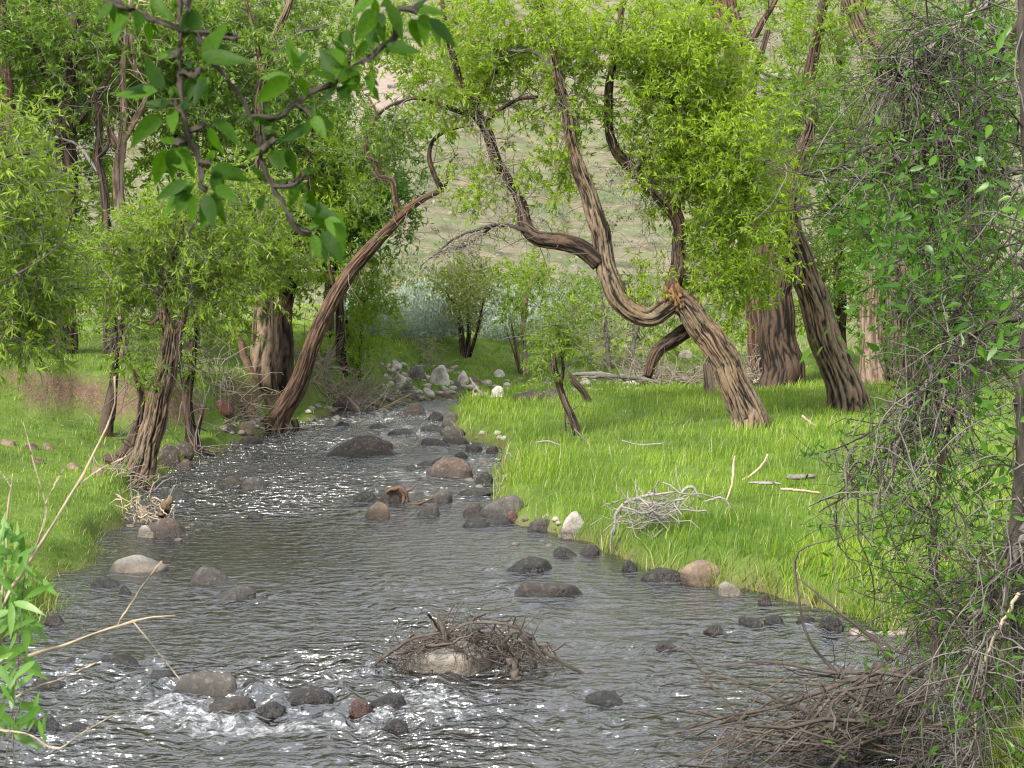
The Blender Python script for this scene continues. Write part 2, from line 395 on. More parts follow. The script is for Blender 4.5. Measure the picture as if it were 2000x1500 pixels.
def watermat():
    m, n, l, out = newmat("creek_water")
    tc = n.new("ShaderNodeTexCoord")
    a = ntex(n, l, 8, 1.5, .45, vec=tc.outputs['Object'], stretch=(.75, 1.5, 1)); b = ntex(n, l, 26, 1.5, .5, stretch=(.8, 1.3, 1), vec=tc.outputs['Object'])
    ad = n.new("ShaderNodeMath"); ad.operation = 'MULTIPLY_ADD'; l.new(b, ad.inputs[0]); ad.inputs[1].default_value = .45; l.new(a, ad.inputs[2])
    bn = n.new("ShaderNodeBump"); bn.inputs['Strength'].default_value = 1.0; l.new(ad.outputs[0], bn.inputs['Height']); l.new(ramp(n, l, attr(n, 'chop'), 0, 1), bn.inputs['Distance']); nm = bn.outputs[0]
    fr = n.new("ShaderNodeFresnel"); fr.inputs['IOR'].default_value = 2.2; l.new(nm, fr.inputs['Normal'])
    tr = n.new("ShaderNodeBsdfTransparent"); tr.inputs[0].default_value = (.80, .76, .62, 1)
    gl = n.new("ShaderNodeBsdfGlossy"); gl.inputs['Roughness'].default_value = .19; gl.inputs['Color'].default_value = (1, 1, 1, 1); l.new(nm, gl.inputs['Normal'])
    mx = n.new("ShaderNodeMixShader"); l.new(fr.outputs[0], mx.inputs[0]); l.new(tr.outputs[0], mx.inputs[1]); l.new(gl.outputs[0], mx.inputs[2])
    fz = ntex(n, l, 22, 6, .75, vec=tc.outputs['Object'])
    fo = n.new("ShaderNodeMath"); fo.operation = 'ADD'; l.new(attr(n, 'foam'), fo.inputs[0]); l.new(fz, fo.inputs[1])
    fm = ramp(n, l, fo.outputs[0], .97, 1.50)
    df = n.new("ShaderNodeBsdfPrincipled"); df.inputs['Base Color'].default_value = (.78, .79, .80, 1); df.inputs['Roughness'].default_value = .5; l.new(nm, df.inputs['Normal'])
    m2 = n.new("ShaderNodeMixShader"); l.new(fm, m2.inputs[0]); l.new(mx.outputs[0], m2.inputs[1]); l.new(df.outputs[0], m2.inputs[2])
    l.new(m2.outputs[0], out.inputs[0])
    return m
M_WATER = watermat()

# ------------------------------------------------------------------ ground sheet
def polar(u0, u1, nu, ys):
    u = np.linspace(u0, u1, nu); U, Y = np.meshgrid(u, ys); return U * Y, Y
ys = np.concatenate([np.linspace(-30, 1.4, 12), np.exp(np.linspace(math.log(1.5), math.log(48), 320)), np.exp(np.linspace(math.log(48.5), math.log(900), 90))])
uu = np.concatenate([np.linspace(-3.0, -.56, 24), np.linspace(-.55, .55, 330), np.linspace(.56, 3.0, 24)])
U, Yg = np.meshgrid(uu, ys); X = U * np.maximum(np.abs(Yg), 8.0) * np.where(Yg < 8, 1, 1)
X = np.where(Yg < 8, U * np.maximum(Yg, 4.0), U * Yg)
Zg, ins, dd, lf, soil, far = terrain(X, Yg, True)
def blob(px, py, Y, rx, rz):
    c = at(px, py, Y); return c
sc = plane(1000, 700)
pxg = 1000 + FPX * X / np.maximum(Yg, .5)
pyg = PH - FPX * (Zg - CAMZ) / np.maximum(Yg, .5)
scar = sst(1.15, .75, np.hypot((X + 9.5 + 2.0 * n2(X, Yg, 6, 3)) / 3.6, (Yg - 104) / 13.0) + .35 * n2(X, Yg, 3.5, 13))
nr, nc = X.shape
idx = np.arange(nr * nc).reshape(nr, nc)
F = np.stack([idx[:-1, :-1], idx[:-1, 1:], idx[1:, 1:], idx[1:, :-1]], -1).reshape(-1, 4)
edge_soil = sst(.20, .03, dd) * (1 - ins) * .9
g = mk("ground", np.stack([X, Yg, Zg], -1).reshape(-1, 3), F, M_GROUND, attrs={"soil": np.maximum(soil, edge_soil), "hill": sst(30, 46, Yg + 4 * n2(X, Yg, 5, 21)), "scar": scar, "bed": ins.astype(float)})
tag(g, "sloping stream banks, grassy terrace and dry hillside rising behind", "ground", kind="structure")

# ------------------------------------------------------------------ rocks (data first: the water reads it)
_ico = {}
def ico(s):
    if s not in _ico:
        bm = bmesh.new(); bmesh.ops.create_icosphere(bm, subdivisions=s, radius=1)
        V = np.array([v.co[:] for v in bm.verts]); F = np.array([[v.index for v in f.verts] for f in bm.faces]); bm.free()
        _ico[s] = (V, F)
    return _ico[s]
GREY, DARK, BROWN, TAN, PINK, RED, PALE = (.068, .062, .055), (.018, .0165, .015), (.042, .030, .023), (.17, .125, .085), (.085, .058, .045), (.12, .05, .032), (.31, .295, .275)
# (centre x, base y, width, height, colour, angular 0..1, label)  all in photo pixels
ROCKS = [
 (690, 893, 135, 38, BROWN, .8, "largest dark wedge boulder lying in the upper creek"),
 (748, 879, 36, 14, PINK, .4, "low pinkish stone tucked behind the largest wedge boulder's right end"),
 (808, 811, 45, 20, BROWN, .6, "brown wedge stone alone in the far upstream channel"),
 (875, 933, 82, 34, PINK, .7, "pinkish pointed boulder in the creek right of the largest wedge boulder"),
 (863, 911, 46, 13, DARK, .4, "flat dark stone just behind the pinkish pointed boulder"),
 (736, 1014, 52, 28, TAN, .5, "tan rounded stone in midstream below the root-topped stone"),
 (766, 984, 52, 28, BROWN, .4, "brown round stone with a gnarled root lodged on top"),
 (714, 979, 44, 14, DARK, .4, "low dark stone left of the root-topped stone"),
 (861, 984, 46, 24, GREY, .3, "grey round stone right of the root-topped stone"),
 (836, 1009, 50, 21, GREY, .8, "small grey triangular stone right of the tan rounded stone"),
 (984, 1010, 84, 36, GREY, .2, "large smooth grey boulder against the right grass bank"),
 (922, 1009, 38, 21, BROWN, .2, "brown stone touching the left end of the large smooth grey boulder"),
 (972, 1026, 56, 14, DARK, .5, "low dark slab in front of the large smooth grey boulder"),
 (1002, 1022, 30, 18, RED, .7, "reddish broken stone in front of the large smooth grey boulder"),
 (932, 1031, 56, 9, DARK, .3, "nearly drowned flat stone left of the low dark slab"),
 (1122, 1052, 46, 42, PALE, .2, "pale grey upright boulder sunk in the right bank grass"),
 (1058, 1037, 52, 20, GREY, .8, "thin tilted slab at the bank between grey boulder and pale upright boulder"),
 (1040, 1118, 96, 26, DARK, .8, "dark jagged slab in midstream off the right bank"),
 (1075, 1171, 124, 25, BROWN, .15, "long loaf shaped boulder in midstream behind the stick-topped boulder"),
 (1108, 1087, 46, 13, DARK, .4, "small dark stone at the right bank below the pale upright boulder"),
 (1154, 1084, 36, 14, BROWN, .4, "small brown stone hugging the bank below the driftwood nest"),
 (1290, 1136, 86, 22, BROWN, .6, "flat brown stone under the grass edge of the right bank"),
 (1376, 1144, 82, 42, TAN, .6, "tan boulder with grass growing around it at the right bank"),
 (1427, 1166, 52, 22, PALE, .6, "pale tan stone just right of the grass-ringed tan boulder"),
 (1228, 1116, 32, 16, DARK, .4, "dark stone at the bank left of the flat brown stone"),
 (1495, 1183, 28, 15, PINK, .3, "little pink egg shaped stone at the right waterline"),
 (1596, 1188, 22, 16, RED, .4, "little red stone under overhanging grass at the right waterline"),
 (1622, 1236, 48, 30, DARK, .2, "dark round stone near the grey floating log"),
 (1576, 1220, 36, 9, DARK, .4, "thin dark stone left of the dark round stone by the log"),
 (1470, 1223, 46, 10, DARK, .3, "wet stone with water sliding over it, left of a pair below the right bank"),
 (1514, 1222, 40, 12, DARK, .3, "wet stone with water sliding over it, right of a pair below the right bank"),
 (1394, 1237, 36, 10, BROWN, .5, "flat wet brown stone in open water below the pale tan stone"),
 (1302, 1276, 40, 14, BROWN, .5, "brown stone showing in open water right of the stick-topped boulder"),
 (1183, 1378, 72, 18, DARK, .5, "half drowned dark rock in the lower creek right of the stick-topped boulder"),
 (398, 1370, 152, 48, GREY, .45, "largest grey boulder in the near left riffle"),
 (432, 1397, 126, 28, BROWN, .2, "flat brown stone lying in front of the largest grey near boulder"),
 (312, 1338, 62, 17, DARK, .5, "dark stone left of the largest grey near boulder"),
 (492, 1353, 46, 19, DARK, .5, "small dark stone touching the right end of the largest grey near boulder"),
 (588, 1383, 112, 38, DARK, .6, "dark wet boulder in the riffle right of the largest grey near boulder"),
 (525, 1398, 66, 16, DARK, .3, "low wet stone between the largest grey and the dark wet near boulders"),
 (80, 1430, 76, 24, DARK, .5, "dark boulder in the bottom left riffle"),
 (146, 1437, 60, 15, DARK, .4, "small dark stone right of the bottom left dark boulder"),
 (92, 1341, 58, 10, DARK, .5, "thin dark ledge near the left sapling"),
 (138, 1306, 66, 11, DARK, .4, "left one of two dark ledges across the near left water"),
 (226, 1307, 92, 16, DARK, .4, "right and longer one of two dark ledges across the near left water"),
 (706, 1401, 42, 26, RED, .4, "reddish stone in white water below the stick-topped boulder"),
 (762, 1394, 82, 30, DARK, .5, "dark rock with white water pouring past below the stick-topped boulder"),
 (772, 1426, 46, 14, DARK, .4, "little dark stone below the white water chute"),
 (402, 1143, 92, 30, GREY, .6, "grey lumpy boulder in the left of midstream"),
 (456, 1173, 78, 23, GREY, .6, "grey stone just below the grey lumpy boulder on the left"),
 (206, 1149, 62, 14, DARK, .5, "dark low stone near the left bank below the streaky slab"),
 (242, 1162, 26, 12, DARK, .5, "tiny dark stone right of the dark low left bank stone"),
 (256, 1118, 116, 25, PALE, .7, "pale streaky slab pointing out from the left bank"),
 (318, 1049, 82, 32, PINK, .5, "pinkish tan boulder beside the root tangle on the left bank"),
 (285, 1050, 34, 18, PALE, .6, "small pale block against the pinkish tan boulder"),
 (345, 976, 80, 18, DARK, .4, "dark rounded stone at the foot of the near left tree"),
 (326, 915, 62, 40, BROWN, .7, "brown wedge boulder behind the near left tree"),
 (358, 919, 40, 17, PINK, .4, "pinkish low stone in front of the brown wedge boulder"),
 (356, 888, 36, 22, BROWN, .4, "brown stone beside the rooty clump on the left bank"),
 (450, 951, 58, 17, BROWN, .3, "brown low boulder in the left of the upper creek"),
 (500, 956, 56, 21, GREY, .6, "grey lumpy stone right of the brown low boulder, left upper creek"),
 (505, 896, 32, 10, DARK, .4, "small dark stone in the upper creek left of the largest wedge boulder"),
 (488, 869, 42, 13, BROWN, .3, "brown low stone in the water below the arching tree"),
 (480, 846, 30, 20, TAN, .3, "tan round stone left of the arching tree's foot"),
 (447, 846, 26, 14, PINK, .3, "pinkish stone in the grass left of the arching tree"),
 (478, 812, 50, 26, RED, .5, "orange brown boulder on the bank left of the arching tree"),
 (430, 800, 42, 22, RED, .5, "orange brown boulder on the bank above the rooty clump"),
 (676, 808, 56, 30, PINK, .8, "pale pink slab leaning at the far left bank by the dead brush"),
 (668, 836, 36, 9, DARK, .4, "leftmost dark flat stone of the upstream riffle"),
 (740, 840, 42, 10, DARK, .4, "dark flat stone in the middle of the upstream riffle"),
 (786, 850, 52, 10, DARK, .4, "dark flat stone right of the middle of the upstream riffle"),
 (845, 847, 52, 14, DARK, .4, "dark stone at the right end of the upstream riffle"),
 (850, 823, 30, 16, DARK, .3, "black round stone at the upstream corner of the grass bank"),
 (880, 832, 34, 25, GREY, .2, "grey round boulder at the upstream corner of the grass bank"),
 (886, 852, 46, 16, GREY, .3, "grey stone in grass below the grey round corner boulder"),
 (891, 869, 50, 19, GREY, .2, "grey rounded stone at the right waterline opposite the largest wedge boulder"),
 (846, 872, 54, 13, BROWN, .4, "flat brown stone in water opposite the largest wedge boulder"),
 (925, 883, 30, 12, GREY, .3, "pale small stone at the right waterline near the narrowest channel"),
 (962, 886, 22, 11, BROWN, .4, "small brown stone where the grass bank juts out"),
 (900, 898, 28, 12, DARK, .3, "small black stone in the shallows of the upper right channel"),
 (946, 946, 32, 18, DARK, .5, "dark stone against the grass left of the meadow point"),
 (830, 912, 30, 7, DARK, .4, "little flat stone upstream of the pinkish pointed boulder"),
 (804, 919, 24, 7, BROWN, .4, "little brown stone left of the pinkish pointed boulder"),
 (924, 969, 70, 9, DARK, .3, "long nearly drowned stone upstream of the large smooth grey boulder"),
 (495, 1013, 30, 8, GREY, .3, "small grey stone in the open left water below the foam line"),
 (795, 778, 30, 24, GREY, .5, "grey boulder at the far left bank waterline"),
 (858, 752, 38, 36, PALE, .7, "pale blocky boulder on the far rocky bank"),
 (905, 750, 24, 24, PALE, .2, "blue grey round boulder on the far rocky bank"),
 (928, 752, 26, 14, PINK, .4, "low pinkish stone right of the blue grey round boulder"),
 (974, 776, 26, 20, PALE, .3, "pale round stone at the far end of the grass bank"),
 (1040, 783, 72, 20, PINK, .3, "long pinkish slab lying behind the grass bank"),
 (1078, 776, 28, 18, GREY, .3, "grey stone right of the long pinkish slab"),
 (975, 738, 20, 14, PALE, .4, "small pale stone on the green far bank"),
 (772, 722, 22, 14, PALE, .4, "small pale stone high on the far rocky bank"),
 (815, 745, 40, 26, GREY, .7, "grey broken boulder halfway up the far rocky bank"),
 (780, 752, 26, 20, PALE, .5, "pale stone left of the grey broken boulder on the far bank"),
 (835, 775, 30, 14, PALE, .4, "pale low stone at the foot of the far rocky bank"),
 (868, 778, 24, 12, TAN, .4, "tan low stone at the right foot of the far rocky bank"),
 (893, 768, 22, 16, GREY, .5, "small grey stone below the blue grey round boulder"),
 (12, 871, 30, 11, TAN, .3, "tan stone in the left grass at the picture's edge"),
 (60, 878, 24, 12, PINK, .3, "pinkish stone in the left grass below the cut bank"),
 (93, 878, 22, 12, TAN, .3, "tan stone right of the pinkish stone in the left grass"),
 (142, 917, 32, 12, TAN, .4, "tan flat stone in the grass left of the near left tree"),
 (190, 930, 22, 16, TAN, .5, "tan upright stone in the grass left of the near left tree"),
 (70, 906, 30, 10, PINK, .3, "pinkish flat stone low in the left grass"),
 (105, 1222, 34, 16, GREY, .4, "grey stone at the left waterline behind the sapling"),
 (872, 1318, 170, 62, PALE, .35, "pale boulder under the stick heap in lower midstream"),
 (1340, 700, 24, 14, PALE, .5, "pale stone at the hill foot right of the leaning cottonwood's loop"),
]
rock_xyz = []
def build_rocks():
    for i, (cx, by, w, h, c, ang, lab) in enumerate(ROCKS):
        b = ground(cx, by); s = b[1] / FPX
        rx = w * s * .60; ry = rx * random.uniform(.55, .75)
        hz = max(h * s * .85, h * s * 1.12 - ry * (CAMZ - b[2]) / b[1]) + (.022 if b[2] < .04 else 0)
        V, F = ico(4 if w > 60 else 3)
        sd = i * 3.1 + 2
        V = V * (1 + .22 * noise3(V * 1.1 + sd) + .07 * noise3(V * 2.6 + sd))[:, None]
        for k in range(int(4 + 9 * ang)):
            nn = rng.normal(size=3); nn[2] = nn[2] * .8 + .25; nn /= np.linalg.norm(nn); o = rng.uniform(.62, .9)
            e = np.maximum(0, V @ nn - o); V = V - (e * (.55 + .42 * ang))[:, None] * nn
        V = V * (1 + .03 * noise3(V * 5 + sd) + .015 * noise3(V * 11 + sd))[:, None]
        V = V / np.array([np.abs(V[:, 0]).max(), np.abs(V[:, 1]).max(), V[:, 2].max()])
        V = V * [rx, ry, hz * 1.22]; V[:, 2] = np.where(V[:, 2] < 0, V[:, 2] * .5, V[:, 2])
        a = rng.uniform(-.25, .25); ca, sa = math.cos(a), math.sin(a)
        tl = rng.uniform(-.12, .12)
        V = np.stack([V[:, 0] * ca - V[:, 1] * sa, V[:, 0] * sa + V[:, 1] * ca, V[:, 2] + V[:, 0] * tl], 1)
        ctr = np.array([b[0], b[1] + ry * .55, b[2] + hz - V[:, 2].max()])
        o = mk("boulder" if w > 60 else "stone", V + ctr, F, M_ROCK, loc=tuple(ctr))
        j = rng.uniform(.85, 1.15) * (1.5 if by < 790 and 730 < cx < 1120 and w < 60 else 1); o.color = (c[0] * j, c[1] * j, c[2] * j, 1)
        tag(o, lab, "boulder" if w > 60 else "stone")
        rock_xyz.append((ctr[0], ctr[1], rx, ry, b[2] < .04))
build_rocks()

# ------------------------------------------------------------------ water
def build_water():
    ysw = np.exp(np.linspace(math.log(2.2), math.log(40), 520))
    uw = np.concatenate([np.linspace(-1.6, -.46, 60), np.linspace(-.455, .455, 480), np.linspace(.46, .8, 20)])
    U, Y = np.meshgrid(uw, ysw); X = U * Y
    ins = in_poly(X, Y); d = np.minimum(seg_dist(X, Y, LB), seg_dist(X, Y, RB))
    keep = ins | (d < .5)
    P = np.stack([X.ravel(), Y.ravel(), np.zeros(X.size)], 1)
    turb = .55 + .45 * sst(9.5, 7.0, Y) + .8 * sst(12, 19, Y)
    for (px, py, r, a) in ((560, 970, 1.0, .6), (520, 1000, .8, .5), (700, 1180, 1.2, .5), (820, 1150, .6, .3), (1040, 1165, .9, .4), (760, 1385, .8, 1.0), (480, 1410, 1.0, .9), (200, 1420, .8, .7), (1450, 1230, .8, .5), (700, 845, 1.5, .8), (250, 1310, .7, .5)):
        c = plane(px, py); turb = turb + a * np.exp(-((X - c[0]) ** 2 + (Y - c[1]) ** 2) / r ** 2)
    quiet = 0
    for (px, py, r) in ((330, 1080, 1.0), (560, 1090, 1.1), (1180, 1090, .7), (300, 1260, .7), (380, 1480, .7), (1330, 1180, .5), (480, 900, 1.5)):
        c = plane(px, py); quiet = quiet + np.exp(-((X - c[0]) ** 2 + (Y - c[1]) ** 2) / r ** 2)
    turb = turb * (1 - .55 * np.clip(quiet, 0, 1))
    edge = sst(0, .35, d)
    wz = lambda s, sy, k: noise3(np.stack([X.ravel() / s, Y.ravel() / (s * sy), np.full(X.size, k)], 1)).reshape(X.shape)
    warp = wz(.5, 1, 4.4) * .10
    Xw, Yw = X + warp, Y + wz(.6, 1, 8.8) * .10
    nz = lambda s, sy, k: noise3(np.stack([Xw.ravel() / s, Yw.ravel() / (s * sy), np.full(X.size, k)], 1)).reshape(X.shape)
    z = turb * (.018 * nz(.62, .8, 1.1) + .011 * (1 - 2 * np.abs(nz(.30, .6, 2.2))) + .006 * (1 - 2 * np.abs(nz(.14, .6, 3.3))) + .0025 * nz(.06, .8, 5.1))
    small = nz(.10, 1.2, 7.7)
    chop = np.clip(.03 + .10 * sst(10, 15, Y) + .085 * np.clip(turb - .35, 0, 1.6) * np.clip(.75 + 1.1 * nz(.9, 1.3, 12.2), .1, 1.6), .02, .24)
    foam = .08 * (turb - 1.0) + .26 * sst(.014, .044, z)
    for (cx, cy, rx, ry, wet) in rock_xyz:
        if not wet: continue
        k = np.flatnonzero((np.abs(X.ravel() - cx) < 3 * rx + .2) & (np.abs(Y.ravel() - cy) < 6 * ry + .3))
        if not len(k): continue
        dx, dy = (X.ravel()[k] - cx) / (rx + .05), (Y.ravel()[k] - cy) / (ry + .05)
        r = np.hypot(dx, dy); fast = sst(10.5, 7.5, np.array(cy)) * .8 + .25 + .3 * sst(16, 20, np.array(cy))
        z.ravel()[k] += fast * .030 * np.exp(-((r - 1.15) / .22) ** 2) * (dy > -.2) * min(1, rx * 5)     # pillow on the upstream side
        wake = np.exp(-(dx / .9) ** 2) * sst(0, -1.0, dy) * sst(-5.5, -1.2, dy)
        z.ravel()[k] += wake * fast * .02 * small.ravel()[k]
        foam.ravel()[k] = np.maximum(foam.ravel()[k], np.minimum(1, fast) * (.26 * np.exp(-((r - 1.06) / .12) ** 2) + .15 * wake))
    for (px, py, rx, ry, a) in ((765, 1385, .16, .12, .6), (835, 1372, .16, .16, .55), (880, 1400, .2, .1, .3), (700, 1420, .35, .2, .35), (560, 972, .8, .35, .38), (480, 960, .3, .3, .3), (640, 985, .5, .3, .25), (400, 1440, .5, .25, .33), (530, 1425, .45, .2, .35), (300, 1400, .4, .3, .25), (700, 1190, .6, .25, .28), (560, 1190, .5, .2, .2), (950, 1192, .35, .15, .2), (700, 830, 1.2, 1.0, .3), (620, 845, .7, .7, .2), (1480, 1228, .5, .3, .25), (200, 1380, .5, .3, .22), (640, 1080, 0.3, 0.2, 0.1)):
        c = plane(px, py); foam = foam + .62 * a * np.exp(-((X - c[0]) / rx) ** 2 - ((Y - c[1]) / ry) ** 2)
    z = z * (.3 + .7 * edge)
    foam = np.clip(foam, 0, .52)
    idx = np.full(X.size, -1); kk = keep.ravel(); idx[kk] = np.arange(kk.sum()); idx = idx.reshape(X.shape)
    q = np.stack([idx[:-1, :-1], idx[:-1, 1:], idx[1:, 1:], idx[1:, :-1]], -1).reshape(-1, 4); q = q[(q >= 0).all(1)]
    P[:, 2] = z.ravel()
    o = mk("creek_water", P[kk], q, M_WATER, attrs={"foam": foam.ravel()[kk], "chop": chop.ravel()[kk]})
    tag(o, "shallow rippling creek flowing between grassy banks", "creek", kind="structure")
build_water()

# ------------------------------------------------------------------ trees
def curve(pts, Y0):
    out = []
    for p in pts:
        Y = Y0 + (p[3] if len(p) > 3 else 0); q = at(p[0], p[1], Y); out.append([*q, .88 * p[2] * Y / FPX])
    return np.array(out)
def branch_to(nodes, target, K=5, lift=.12):
    P = nodes[:, :3]; d = np.linalg.norm(P - target, axis=1) + .6 * np.maximum(0, P[:, 2] - target[2])
    k = int(np.argmin(d)); a = P[k]; L = np.linalg.norm(target - a)
    t = np.linspace(0, 1, K)[:, None]
    side = rng.normal(size=3) * L * .10
    c = a * (1 - t) + target * t + np.sin(t * math.pi) * (np.array([0, 0, lift * L]) + side) + np.sin(t * 2 * math.pi) * rng.normal(size=3) * L * .05
    return c, nodes[k, 3], L
def wander(P, D, L, K=7, curl=.35, droop=0.0):
    """many thin curling twigs at once: starts (n,3), directions, lengths -> (n,K,3)"""
    n = len(P); D = unit(D); out = [P]; p = P.copy(); d = D.copy(); st = np.asarray(L)[:, None] / (K - 1)
    b = rng.normal(size=(n, 3)) * curl
    for k in range(K - 1):
        d = unit(d + b * .5 + rng.normal(size=(n, 3)) * curl * .5 + [0, 0, -droop]); p = p + d * st; out.append(p)
    return np.stack(out, 1)
def crown_points(ells, Y0, spread=1.3):
    pts, ctr = [], []
    for (px, py, dY, rx, ry, rz, n) in ells:
        n = int(n * 1.45); rx, ry, rz = rx * spread, ry * spread, rz * spread; Y = Y0 + dY; c = at(px, py, Y); s = Y / FPX
        v = rng.normal(size=(n * 4, 3)) * .5; v = v[np.linalg.norm(v, axis=1) < 1.3]
        keep = noise3(v * 1.9 + rng.uniform(0, 90)) > -.14
        v = v[keep][:n]
        q = c + v * [rx * s, rz, ry * s]; q = q[(q[:, 2] - CAMZ) / q[:, 1] < .208]      # crowns cut off above the frame so the water reflects open sky
        pts.append(q); ctr.append(np.tile(c, (len(q), 1)))
    return np.vstack(pts), np.vstack(ctr)
def make_tree(name, label, cat, base, stems, crowns=(), bark=None, leaf=None, L=.085, per=9, tw=4, tlen=.34, Wr=.27, twig=None, group=None, bare=0, Y=None, sides=40, ridge=.045, depth=.16, seed=0, droop=.05, low=.3, twigmesh=True, fine=False, res=.042, spread=1.3, slim=1.0):
    bark = bark or B_DARK; twig = twig or B_TWIG
    g0 = ground(*base) if Y is None else at(base[0], base[1], Y)
    Y0 = g0[1] if Y is None else Y
    per = int(per * 1.5); root = thing(name, tuple(g0), label, cat, group)
    nodes = []
    for i, st in enumerate(stems):
        kind, pts = st[0], st[1]
        c = curve(pts, Y0); c[:, 3] *= slim; length = np.linalg.norm(np.diff(c[:, :3], axis=0), axis=1).sum()
        n = int(np.clip(length / (res * 1.5), 10, 170)); c = catmull(c, n); c[:, 3] = np.maximum(c[:, 3], .004)
        wob = .25 * c[:, 3:4] * np.stack([noise3(np.stack([np.arange(n) * .09, np.full(n, seed + i * 3.3), np.full(n, k * 7.7)], 1)) for k in range(3)], 1)
        c[:, :3] += wob
        if i == 0 and Y is None:
            t = np.linspace(0, 1, n); flare = 1 + .18 * np.exp(-t * length / (2.2 * c[0, 3])); c[:, 3] *= flare
            c[0, 2] -= .12
        big = c[:, 3].max() > .035
        V, Fc, fur = barktube(c[:, :3], c[:, 3], sides if big else 10, ridge, depth, seed + i * 5)
        mk(kind, V, Fc, st[2] if len(st) > 2 else bark, root, g0, attrs={"bark": fur})
        j0 = int(n * low) if i == 0 else 2
        nodes.append(c[j0::2])
    nodes = np.vstack(nodes)
    if len(crowns) and leaf is not None:
        pts, ctr = crown_points(crowns, Y0, spread)
        d = np.array([np.min(np.linalg.norm(nodes[:, :3] - p, axis=1)) for p in pts]); o = np.argsort(d); pts, ctr = pts[o], ctr[o]
        C, R = [], []; scale = Y0 / 17.0
        allnodes = np.empty((len(nodes) + len(pts) * 4, 4)); m = len(nodes); allnodes[:m] = nodes
        for p in pts:
            c, r, l = branch_to(allnodes[:m], p)
            r0 = min(r * .6, .006 + .010 * l); C.append(c); rr = np.linspace(r0, .0035 * max(1, scale), 5); R.append(rr)
            allnodes[m:m + 4, :3] = c[1:]; allnodes[m:m + 4, 3] = rr[1:]; m += 4
        Vb, Fb = tubes(np.array(C), np.array(R), 4)
        # leafy twigs
        n = len(pts); T0 = np.repeat(pts, tw, 0)
        out = unit(np.repeat(pts - ctr, tw, 0)); D = unit(rng.normal(size=(n * tw, 3)) + .75 * out + [0, 0, .15])
        Lt = tlen * rng.uniform(.6, 1.3, n * tw); W = wander(T0, D, Lt, 4, .3, droop)
        if twigmesh and Y0 < 21:
            Vt, Ft = tubes(W, np.tile(np.linspace(.0035, .0015, 4) * max(1, scale), (n * tw, 1)), 3); Fb = np.vstack([Fb, Ft + len(Vb)]); Vb = np.vstack([Vb, Vt])
        if bare:
            k = rng.integers(0, len(nodes), bare); Db = unit(rng.normal(size=(bare, 3)) + [0, 0, .1]); Wb = wander(nodes[k, :3], Db, rng.uniform(.25, .9, bare), 7, .4, .12)
            Vt, Ft = tubes(Wb, np.tile(np.linspace(.006, .002, 7) * max(1, scale), (bare, 1)), 4); Fb = np.vstack([Fb, Ft + len(Vb)]); Vb = np.vstack([Vb, Vt])
        mk("branchwork", Vb, Fb, twig, root, g0)["kind"] = "stuff"
        t = rng.uniform(.1, 1.0, (n * tw, per)) * 2.999; k = t.astype(int); f = (t - k)[..., None]
        a = np.take_along_axis(W, np.repeat(k[..., None], 3, 2), 1); b = np.take_along_axis(W, np.repeat((k + 1)[..., None], 3, 2), 1)
        Pb = (a * (1 - f) + b * f).reshape(-1, 3); dv = unit(b - a).reshape(-1, 3)
        Dl = unit(dv * .8 + rng.normal(size=dv.shape) * .75 + [0, 0, -droop * 3])
        V, Fl, rn = leafmesh(Pb, Dl, .95 * L * rng.uniform(.6, 1.25, len(Pb)), Wr * 1.2, fine=fine)
        # clumps differ a little in tone as a whole
        cl = np.repeat(np.clip(noise3(pts * 1.3 + 3) * .9 + .5, 0, 1), tw * per * (7 if fine else 4)); rn = .6 * rn + .4 * cl
        mk("crown", V, Fl, leaf, root, g0, smooth=False, attrs={"rnd": rn})["kind"] = "stuff"
    elif bare:
        k = rng.integers(0, len(nodes), bare); Db = unit(rng.normal(size=(bare, 3)) + [0, 0, .1]); Wb = wander(nodes[k, :3], Db, rng.uniform(.25, .9, bare), 7, .4, .12)
        Vt, Ft = tubes(Wb, np.tile(np.linspace(.005, .0015, 7), (bare, 1)), 4); mk("branchwork", Vt, Ft, twig, root, g0)["kind"] = "stuff"
    return root

